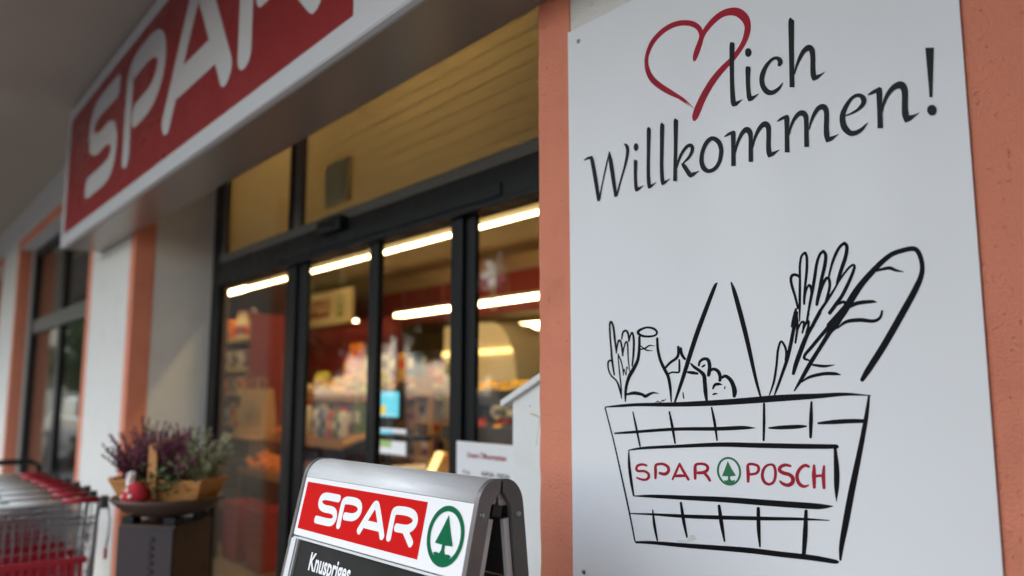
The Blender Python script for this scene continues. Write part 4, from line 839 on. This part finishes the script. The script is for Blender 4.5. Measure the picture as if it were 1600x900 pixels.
# pane 2: stepped fruit stand
yp = 3.15; X0, X1 = -8.35, -6.65
fs_ = thing('fruit_stand', 'stepped wooden fruit stand behind the second door pane', 'stand', ((X0 + X1) / 2, yp + .4, 0)); mx_ = (X0 + X1) / 2; hw = (X1 - X0) / 2
def tier(ya_, yb_, za, zb, label):
    mb = MB(); mb.prism([(-hw, ya_, za), (-hw, yb_, zb), (-hw, yb_, zb - .03), (-hw, ya_, za - .03)], (2 * hw, 0, 0)); mb.build('sloped_tray', M['shelf_wood'], fs_)
    bx(-hw, hw, ya_ - .02, ya_ - .001, za - .04, za + .04).build('tray_edge', M['shelf_wood'], fs_)
tiers = [(-.40, -.10, .70, .82), (-.10, .20, 1.02, 1.12), (.20, .55, 1.44, 1.60)]
for t_ in tiers: tier(*t_, '')
for s in (-1, 1): bx(s * hw - .015, s * hw + .015, -.42, .56, .006, .66).build('side_panel', M['crate'], fs_)
for s in (-1, 1): bx(s * hw - .015, s * hw + .015, .45, .56, .661, 1.6).build('post', M['crate'], fs_)
bx(-hw + .016, hw - .016, .5, .54, .1, 1.55).build('back_panel', M['crate'], fs_)
def heap(x0, x1, t_, cols, name, label, group, size, cat='fruit'):
    ya_, yb_, za, zb = t_; i = 0; n = int((x1 - x0) / size); rows = int((yb_ - ya_ - .02) / size)
    for r_ in range(rows):
        for c in range(n):
            if random.random() < .06: continue
            y = ya_ + size * (r_ + .5); z = za + (zb - za) * (y - ya_) / (yb_ - ya_); col = random.choice(cols); lift = size * .5 if random.random() < .25 else 0
            put('fruit', col, name, label, cat, group, (x0 + size * (c + .5 + random.uniform(-.1, .1)), yp + .4 + y, z + lift), (size * random.uniform(.9, 1.08),) * 3, random.uniform(0, 6))
heap(-8.27, -7.72, tiers[2], ['cream', 'lime'], 'melon', 'pale melon on the top tier of the fruit stand', 'melons on the fruit stand', .135)
heap(-7.72, -7.17, tiers[2], ['yellow', 'yellow', 'gold'], 'lemon', 'yellow fruit on the top tier of the fruit stand', 'yellow fruit on the fruit stand', .10)
heap(-7.17, -6.74, tiers[2], ['lime'], 'pear', 'green pear on the top tier of the fruit stand', 'pears on the fruit stand', .10)
heap(-8.25, -7.97, tiers[1], ['orange'], 'orange', 'orange on the middle tier of the fruit stand', 'oranges on the middle tier', .085)
gg = 'packs on the middle tier of the fruit stand'; wl = ' on the middle tier of the fruit stand'
fill('packet', ['pink', 'violet', 'blue', 'white'], 'sweets_packet', 'tall packet' + wl, 'packet', gg, -7.97, -7.47, yp + .38, 1.06, .10, .10, .30)
fill('packet', ['white', 'blue', 'grey', 'red', 'green'], 'salad_bag', 'salad bag' + wl, 'packet', gg, -7.45, -6.77, yp + .40, 1.06, .10, .09, .27)
heap(-8.25, -7.62, tiers[0], ['orange'], 'orange', 'orange on the lowest tier of the fruit stand', 'oranges on the lowest tier', .085)
heap(-7.62, -7.17, tiers[0], ['gold', 'orange'], 'tangerine', 'golden fruit on the lowest tier of the fruit stand', 'golden fruit on the lowest tier', .08)
heap(-7.17, -6.74, tiers[0], ['brown'], 'potato', 'brown potato on the lowest tier of the fruit stand', 'potatoes on the lowest tier', .08, 'potato')
t_ = (-.55, -.41, .30, .38)
for k in range(9): put('fruit', 'red', 'apple', 'red apple in the tray at the foot of the fruit stand', 'fruit', 'apples at the foot of the stand', (-8.17 + k * .15, yp - .12, .34), (.09,) * 3)
bx(-hw, hw, -.60, -.44, .30, .335).build('foot_tray', M['shelf_wood'], fs_); bx(-hw, -hw + .03, -.60, -.44, .006, .299).build('tray_leg', M['crate'], fs_); bx(hw - .03, hw, -.60, -.44, .006, .299).build('tray_leg', M['crate'], fs_)
# price poster and flower
o = thing('hanging_poster', 'orange and pink poster on a stick above the fruit stand', 'poster', atY(556, 572, 3.7)); bx(-.13, .13, 0, .01, -.02, .22).build('sheet', M['p_orange'], o); bx(-.02, .12, -.004, -.001, .02, .14).build('print', M['p_pink'], o); bx(-.01, .01, .011, .025, -.5, .2).build('stick', M['lamp_body'], o)
# pane 3: screen and framed picture on a post near the glass
def screen(name, xa, ya_, xb, yb_, Y, label, kind):
    a = atY(xa, ya_, Y); b = atY(xb, yb_, Y); w = b.x - a.x; h = a.z - b.z
    t = thing(name, label, 'screen' if kind else 'picture', (a.x, Y, b.z)); bx(-.015, w + .015, .004, .035, -.015, h + .015, b=.004).build('frame', M['black_frame'], t)
    if kind:
        bx(0, w, 0, .0035, 0, h).build('display', M['screen'], t); bx(w * .05, w * .5, -.002, -.0005, h * .1, h * .45).build('display_patch', M['screen_y'], t); bx(w * .1, w * .9, -.002, -.0005, .01, h * .09).build('display_patch', M['screen_w'], t)
    else:
        bx(0, w, 0, .0035, 0, h).build('display', M['screen_w'], t); bx(w * .02, w * .55, -.002, -.0005, h * .25, h * .62).build('display_patch', M['screen_g'], t); bx(w * .02, w * .6, -.002, -.0005, h * .66, h * .93).build('display_patch', M['screen'], t)
        MB().lathe([(.001, -.001), (w * .16, -.001), (w * .17, .001), (.001, .001)], 14).build('display_patch', M['screen_s'], t).location = (0, 0, 0); p = t.children[-1]; p.location = (w * .72, -.001, h * .62); p.rotation_euler = (R(90), 0, 0)
    return t
s1 = screen('info_screen', 585, 612, 622, 652, 2.7, 'small bright blue screen on a post behind the third pane', True)
s2 = screen('info_picture', 588, 668, 633, 712, 2.7, 'white screen picture of a person and meadow below the blue screen', False)
pst = thing('screen_post', 'dark floor post carrying the blue screen and the white picture', 'post', (s1.location.x + .08, 2.76, 0)); bx(-.03, .03, -.02, .02, .03, s1.location.z + .1, b=.004).build('post', M['black_frame'], pst); bx(-.2, .2, -.15, .15, .006, .03, b=.004).build('foot_plate', M['black_frame'], pst)
# till counter, gondola shelves
shelf_unit('gondola_shelf', 'long low goods shelf in the middle of the shop behind the third pane', -11.2, -7.6, 6.2, 6.7, [.3, .7, 1.1, 1.45, 1.72], M['shelf'], top=1.74, back=M['shelf_wood'])
g = 'goods on the long low shelf'; wl = ' on the long low shelf in the middle of the shop'
fill('packet', ['green', 'lime', 'violet', 'grey'], 'tea_packet', 'packet' + wl, 'packet', g, -11.1, -7.7, 6.3, 1.72, .24, .16, .24)
fill('carton', ['violet', 'pink', 'cream', 'white', 'brown'], 'cereal_carton', 'carton' + wl, 'carton', g, -11.1, -7.7, 6.3, 1.45, .22, .14, .22)
fill('carton', ['brown', 'red', 'cream', 'gold'], 'noodle_carton', 'noodle carton' + wl, 'carton', g, -11.1, -7.7, 6.3, 1.1, .24, .14, .26)
fill('packet', ['cream', 'grey', 'brown'], 'rice_packet', 'rice packet' + wl, 'packet', g, -11.1, -7.7, 6.3, .7, .2, .14, .28)
wu = thing('wooden_rack', 'open wooden rack frame behind the third door pane', 'rack', (-6.85, 4.2, 0))
for x in (-.55, -.02, .5): bx(x - .02, x + .02, -.02, .02, .006, 1.5).build('post', M['shelf_wood'], wu)
for z in (.45, .85, 1.2, 1.46): bx(-.53, .48, -.015, .30, z, z + .025).build('shelf_board', M['shelf_wood'], wu)
fill('carton', ['grey', 'brown', 'red'], 'wine_carton', 'carton on the open wooden rack', 'carton', 'cartons on the open wooden rack', -7.35, -6.4, 4.35, 1.225, .2, .18, .2)
fill('packet', ['brown', 'violet', 'grey'], 'coffee_packet', 'packet on the open wooden rack', 'packet', 'packets on the open wooden rack', -7.35, -6.4, 4.35, .875, .16, .15, .24)
till = thing('till_counter', 'pale till counter with pink edge low behind the third door pane', 'counter', (-4.5, 3.1, 0)); bx(-.75, .55, -.3, .3, .006, .90, b=.01).build('body', M['p_cream'], till); bx(-.78, .58, -.33, .33, .901, .95, b=.008).build('top', M['white_dot'], till); bx(-.75, .55, -.345, -.331, .905, .945).build('edge_strip', M['p_pink'], till)
pa = atY(665, 742, 2.9); pb = atY(681, 706, 2.9); lb = thing('yellow_stick', 'leaning yellow stick with added glow on the till counter', 'lamp', (pa.x, 2.9, .951))  # a yellow stick, no lamp; its glow is put into the material
z0_ = pa.z - .951; MB().prism([(0, 0, z0_), (.05, 0, z0_), (pb.x - pa.x + .05, 0, pb.z - .951), (pb.x - pa.x, 0, pb.z - .951)], (0, .03, 0)).build('bar', M['lit_yellow'], lb)
bx(-.02, .10, -.03, .06, 0, z0_ - .001).build('foot', M['dark_unit'], lb)
# pane 4: chilled cabinet with curved side and bakery baskets
cx0 = atY(743, 500, 5.2).x; cx1 = atY(806, 560, 5.2).x; ch = thing('chilled_cabinet', 'tall cream chilled cabinet with curved top corner behind the right pane', 'cabinet', (cx0, 5.2, 0)); w = cx1 - cx0
zt = atY(775, 502, 5.2).z; zm = atY(775, 600, 5.2).z
prof = [(-.6, zm), (w, zm)] + [(w - .45 + .45 * math.cos(a), zt - .6 + .6 * math.sin(a)) for a in [math.pi / 2 * k / 8 for k in range(9)]] + [(-.6, zt)]
MB().prism([(a, 0, b) for a, b in prof], (0, .5, 0)).build('canopy', M['chiller'], ch)
bx(-.6, w - .05, -.03, -.004, atY(775, 553, 5.2).z, atY(775, 545, 5.2).z).build('light_strip', M['lit_yellow'], ch)
bx(-.6, w, .40, .5, .006, zm - .001).build('back_panel', M['dark_unit'], ch)
for z in (.5, .85, 1.2): bx(-.6, w, -.05, .399, z - .03, z).build('shelf_board', M['chiller'], ch)
bx(w - .03, w, -.05, .399, .006, .469).build('side_panel', M['chiller'], ch); bx(-.6, -.57, -.05, .399, .006, .469).build('side_panel', M['chiller'], ch)
fill('bottle', ['white', 'grey', 'blue'], 'milk_bottle', 'milk bottle in the chilled cabinet', 'bottle', 'milk bottles in the chilled cabinet', cx0 - .5, cx1, 5.35, 1.2, .1, .1, .26)
fill('carton', ['grey', 'white', 'dark'], 'dairy_carton', 'dairy carton in the chilled cabinet', 'carton', 'cartons in the chilled cabinet', cx0 - .5, cx1, 5.35, .85, .14, .14, .22)
fi = thing('bakery_stand', 'tiered dark stand with bread baskets behind the right door pane', 'stand', (-4.1, 3.2, 0))
lv = [(.62, 0), (.98, .12), (1.22, .24), (1.46, .34)]
for z, y in lv: bx(-.62, .62, -.22 + y, .10 + y, z - .03, z).build('tray', M['shelf_wood'], fi); bx(-.62, .62, -.235 + y, -.2205 + y, z - .05, z + .05).build('tray_edge', M['dark_unit'] if z > 1 else M['shelf_wood'], fi)
for s in (-1, 1): bx(s * .62 - .01, s * .62 + .01, .20, .44, .006, 1.42).build('side_panel', M['dark_unit'], fi)
bx(-.6, .6, .3, .32, .1, .58).build('back_panel', M['dark_unit'], fi)
for x in (-.6, .58): bx(x, x + .02, -.2, .1, .006, .58).build('leg', M['dark_unit'], fi)
def stand_heap(z, y, cols, size, name, label, group, kind='fruit', cat='fruit', x0=-.58, x1=.58):
    for r_ in range(2):
        n = int((x1 - x0) / size)
        for c in range(n): put(kind, random.choice(cols), name, label, cat, group, (-4.1 + x0 + size * (c + .5), 3.2 + y - .14 + r_ * size, z + (size * .3 if r_ else 0)), (size, size, size * random.uniform(.85, 1.1)), random.uniform(0, 6))
stand_heap(1.46, .34, ['yellow', 'gold'], .10, 'lemon', 'yellow fruit heaped on top of the tiered dark stand', 'yellow fruit on the dark stand')
stand_heap(1.22, .24, ['red', 'dark', 'yellow'], .09, 'jam_tomato', 'small fruit on the second tier of the dark stand', 'small fruit on the dark stand')
stand_heap(.98, .12, ['b'], .14, 'bread_roll', 'bread roll in the third tier of the dark stand', 'bread rolls on the dark stand', 'loaf', 'bread')
stand_heap(.62, 0, ['b'], .16, 'bread_roll', 'bread roll in the lowest tier of the dark stand', 'bread rolls on the lowest tier', 'loaf', 'bread')
# far shelves along the beige wall
shelf_unit('wall_shelf', 'far wall shelf under the beige wall at the back of the shop', -15.8, -10.2, 11.4, 11.9, [.4, .9, 1.4, 1.8], M['shelf'], top=1.85, back=M['shelf_wood'])
g = 'goods on the far wall shelf'; fill('carton', ['red', 'cream', 'violet', 'brown', 'white', 'green'], 'household_carton', 'carton on the far wall shelf', 'carton', g, -15.6, -10.4, 11.5, 1.8, .42, .2, .42)
fill('carton', ['brown', 'cream', 'gold', 'grey', 'pink'], 'household_carton', 'large carton on the far wall shelf', 'carton', g, -15.6, -10.4, 11.5, 1.4, .42, .2, .3)

shelf_unit('sweets_shelf', 'stepped sweets shelf between the screen post and the long shelf', -9.0, -7.3, 5.0, 5.4, [.3, .65, 1.0, 1.3, 1.56], M['shelf'], top=1.6, back=M['shelf_wood'])
g = 'goods on the low sweets shelf'; wl = ' on the low sweets shelf'
fill('packet', ['pink', 'yellow', 'violet', 'red', 'white', 'green'], 'sweets_packet', 'sweets packet' + wl, 'packet', g, -8.95, -7.35, 5.1, 1.3, .12, .12, .21)
fill('bottle', ['green', 'brown', 'red', 'cream', 'gold'], 'oil_bottle', 'bottle' + wl, 'bottle', g, -8.95, -7.35, 5.1, 1.56, .09, .09, .27)
fill('carton', ['red', 'cream', 'blue', 'gold', 'brown'], 'sweets_carton', 'sweets carton' + wl, 'carton', g, -8.95, -7.35, 5.1, 1.0, .16, .12, .2)
fill('carton', ['violet', 'brown', 'gold', 'pink'], 'chocolate_carton', 'chocolate carton' + wl, 'carton', g, -8.95, -7.35, 5.1, .65, .16, .12, .22)

# red hand baskets stacked low by the left pane
def hand_basket(x, y, z, label):
    t = thing('hand_basket', label, 'basket', (x, y, z), group='red hand baskets inside the door'); mb = MB(); a = [(-.20, -.13), (.20, -.13), (.20, .13), (-.20, .13)]
    for zz, k in ((0, .82), (.20, 1), (.20, .95), (.012, .77)): mb.v += [(p * k, q * k, zz) for p, q in a]
    for i in (0, 4, 8):
        for k in range(4): mb.face((i + k, i + (k + 1) % 4, i + 4 + (k + 1) % 4, i + 4 + k))
    mb.face((0, 1, 2, 3)); mb.face((12, 13, 14, 15)); mb.build('shell', M['trolley_red'], t)
    MB().tube([(-.19, -.10, .205), (-.15, -.12, .225), (.15, -.12, .225), (.19, -.10, .205)], .008, 6).build('handle', M['trolley_dark'], t)
for c, x in enumerate((-7.35, -6.75)):
    for k in range(5): hand_basket(x, 2.82, .008 + k * .075, 'red hand basket, %s from the floor in the %s stack inside the left pane' % (nth[k], ('far', 'near')[c]))
fill('carton', ['dark', 'brown', 'red', 'violet', 'green', 'cream'], 'fruit_box', 'small fruit box on the middle tier back row of the fruit stand', 'carton', 'fruit boxes on the middle tier', -8.3, -6.7, yp + .565, 1.11, .13, .06, .26)
fill('packet', ['gold', 'orange', 'red', 'brown'], 'crisps_bag', 'crisps bag on the top board of the crates', 'packet', 'crisps bags on the crates', -9.04, -8.72, 3.36, 1.026, .15, .1, .24)
stand_heap2 = [(x, c) for x, c in zip([-8.2 + .17 * k for k in range(9)], ['red', 'orange', 'yellow', 'green', 'pink', 'white', 'violet', 'gold', 'blue'])]
for x, c in stand_heap2: put('carton', c, 'juice_carton', c + ' juice carton on the shelf behind the fruit stand', 'carton', None, (x, 4.32, 1.652), (.13, .1, .24), random.uniform(-.1, .1))
jb = thing('juice_shelf', 'narrow wooden shelf of juice cartons behind the fruit stand', 'shelf', (-7.5, 4.32, 0)); bx(-.85, .85, -.12, .12, 1.62, 1.65).build('shelf_board', M['shelf_wood'], jb); bx(-.85, -.81, -.1, .1, .006, 1.619).build('upright', M['shelf_wood'], jb); bx(.81, .85, -.1, .1, .006, 1.619).build('upright', M['shelf_wood'], jb)
# ------------------------------------------------------------------ street side (seen only as reflections in the glass)
def make_car(loc, rz):
    t = thing('parked_car', 'silver car parked near the arcade, mirrored in the far window', 'car', loc, rz)
    prof = [(-2.15, .35), (-2.2, .62), (-2.1, .88), (-1.55, .98), (-.75, 1.40), (.55, 1.45), (1.35, 1.28), (1.95, .98), (2.12, .85), (2.15, .40), (1.8, .28), (-1.8, .28)]
    mb = MB(); n = len(prof); secs = [(-.86, .93, .96), (-.80, 1, 1), (0, 1.01, 1.02), (.80, 1, 1), (.86, .93, .96)]
    for y, sx, sz in secs:
        for x, z in prof:
            taper = 1 - .20 * max(0, (z - .95) / .5); mb.v.append((x * sx, y * taper, .28 + (z - .28) * sz))
    for i in range(len(secs) - 1):
        for k in range(n): mb.face((i * n + k, i * n + (k + 1) % n, (i + 1) * n + (k + 1) % n, (i + 1) * n + k), False)
    mb.face(range(n)); mb.face(range(4 * n, 5 * n)); mb.build('body', M['car_paint'], t)
    for s in (-1, 1):
        for a, b in (((-1.30, 1.02), (-.25, 1.02)), ((-.17, 1.02), (1.45, 1.02))):
            top = [(b[0] - (.0 if b[0] < 0 else .35), 1.34), (-.72 if a[0] < -1 else a[0], 1.33)]; q = [a, b] + top
            MB().prism([(x, s * (.868 - .13 * (z - .95) / .5), z) for x, z in q], (0, s * .012, 0)).build('side_window', M['car_glass'], t)
        for x in (-1.35, 1.35):
            w = MB().tube([(x, s * .70, .32), (x, s * .885, .32)], .32, 24).build('wheel', M['tyre'], t); MB().lathe([(.2, 0), (.19, .01), (.05, .02), (.001, .02)], 18).build('rim', M['steel'], w)
            rm = w.children[0]; rm.location = (x, s * .885, .32); rm.rotation_euler = (R(-90) * s, 0, 0)
        bx(-2.19, -2.05, s * .62 - .14, s * .62 + .14, .66, .78, b=.02).build('headlight', M['white_dot'], t); bx(2.06, 2.15, s * .66 - .12, s * .66 + .12, .74, .90, b=.02).build('tail_light', M['trolley_red'], t)
    MB().prism([(-1.50, -.66, 1.01), (-1.50, .66, 1.01), (-.80, .58, 1.385), (-.80, -.58, 1.385)], (-.015, 0, .025)).build('windscreen', M['car_glass'], t)
make_car((-19.3, -.95, 0), 0)
def tree_mesh(seed, n, cr, ch):
    rnd = random.Random(seed); mb = MB(); cl = [(Vector((rnd.gauss(0, .42) * cr, rnd.gauss(0, .42) * cr, rnd.uniform(.0, 1) * ch)), rnd.uniform(.25, .5) * cr) for _ in range(22)]
    for k in range(n):
        c, r_ = rnd.choice(cl); d = Vector((rnd.gauss(0, 1), rnd.gauss(0, 1), rnd.gauss(0, 1))).normalized() * r_ * rnd.random() ** .4; p = c + d
        u = Vector((rnd.gauss(0, 1), rnd.gauss(0, 1), rnd.gauss(0, 1))).normalized() * .16; v = u.cross(Vector((rnd.gauss(0, 1), rnd.gauss(0, 1), 1))).normalized() * .09
        o = len(mb.v); mb.v += [tuple(p - u), tuple(p + v), tuple(p + u), tuple(p - v)]; mb.face((o, o + 1, o + 2, o + 3))
    return mb
def tree(loc, seed, h, cr, label):
    t = thing('street_tree', label, 'tree', loc, group='trees across the street'); mb = MB(); rnd = random.Random(seed)
    mb.tube([(0, 0, 0), (.05, .03, h * .35), (.0, .08, h * .7), (0, .0, h * .95)], [.20, .16, .11, .03], 8)
    for k in range(6):
        a = k * 1.05 + rnd.random(); mb.tube([(0, .04, h * (.4 + .06 * k)), (math.cos(a) * cr * .35, math.sin(a) * cr * .35, h * (.52 + .06 * k)), (math.cos(a) * cr * .75, math.sin(a) * cr * .75, h * (.6 + .06 * k))], [.08, .05, .02], 6)
    mb.build('trunk', M['bark'], t); c = tree_mesh(seed, 11000, cr, h * .72).build('crown', M['tree_leaf'], t); c.location = (0, 0, h * .26)
for k, (x, y, h, cr, lb) in enumerate(((-23.5, -5.8, 7.5, 2.5, 'leafy tree beside the parked car'), (-21.5, -9.0, 8, 2.6, 'leafy tree in the middle of the row across the street'), (-18.5, -12.0, 7, 2.4, 'leafy tree across the street nearest to the entrance'), (-29, -9.5, 9, 3.0, 'tall leafy tree in front of the house across the street'))):
    tree((x, y, -.12), k + 1, h, cr, lb)
hs_ = thing('house', 'ochre rendered house with tiled roof across the street', 'house', (-32, -26, -.12))
bx(-7, 7, -8, 0, 0, 6.2).build('wall', M['house_wall'], hs_)
MB().prism([(-7.5, .6, 6.2), (-7.5, -4, 9.2), (-7.5, -8.6, 6.2)], (15, 0, 0)).build('roof', M['roof_tile'], hs_)
for r_ in range(2):
    for c in range(5):
        x = -5.6 + c * 2.8; z = 1.0 + r_ * 2.9; w = bx(x - .6, x + .6, .002, .05, z, z + 1.5).build('window', M['trolley_white'], hs_); bx(x - .5, x + .5, .051, .06, z + .1, z + 1.4).build('pane', M['car_glass'], w)

h2 = thing('neighbour_house', 'cream rendered house at the far end of the street', 'house', (-52, -6, -.12), R(-90))
bx(-7, 7, -9, 0, 0, 6.5).build('wall', M['house_wall'], h2); MB().prism([(-7.4, .5, 6.5), (-7.4, -4.5, 9.6), (-7.4, -9.5, 6.5)], (14.8, 0, 0)).build('roof', M['roof_tile'], h2)
for r_ in range(2):
    for c in range(4):
        x = -5.2 + c * 3.4; z = 1.0 + r_ * 2.9; w = bx(x - .7, x + .7, .002, .05, z, z + 1.6).build('window', M['bark'], h2); bx(x - .6, x + .6, .051, .06, z + .1, z + 1.5).build('pane', M['car_glass'], w)
tree((-38, -4.5, -.12), 9, 6.5, 2.0, 'leafy tree before the cream house far down the street')
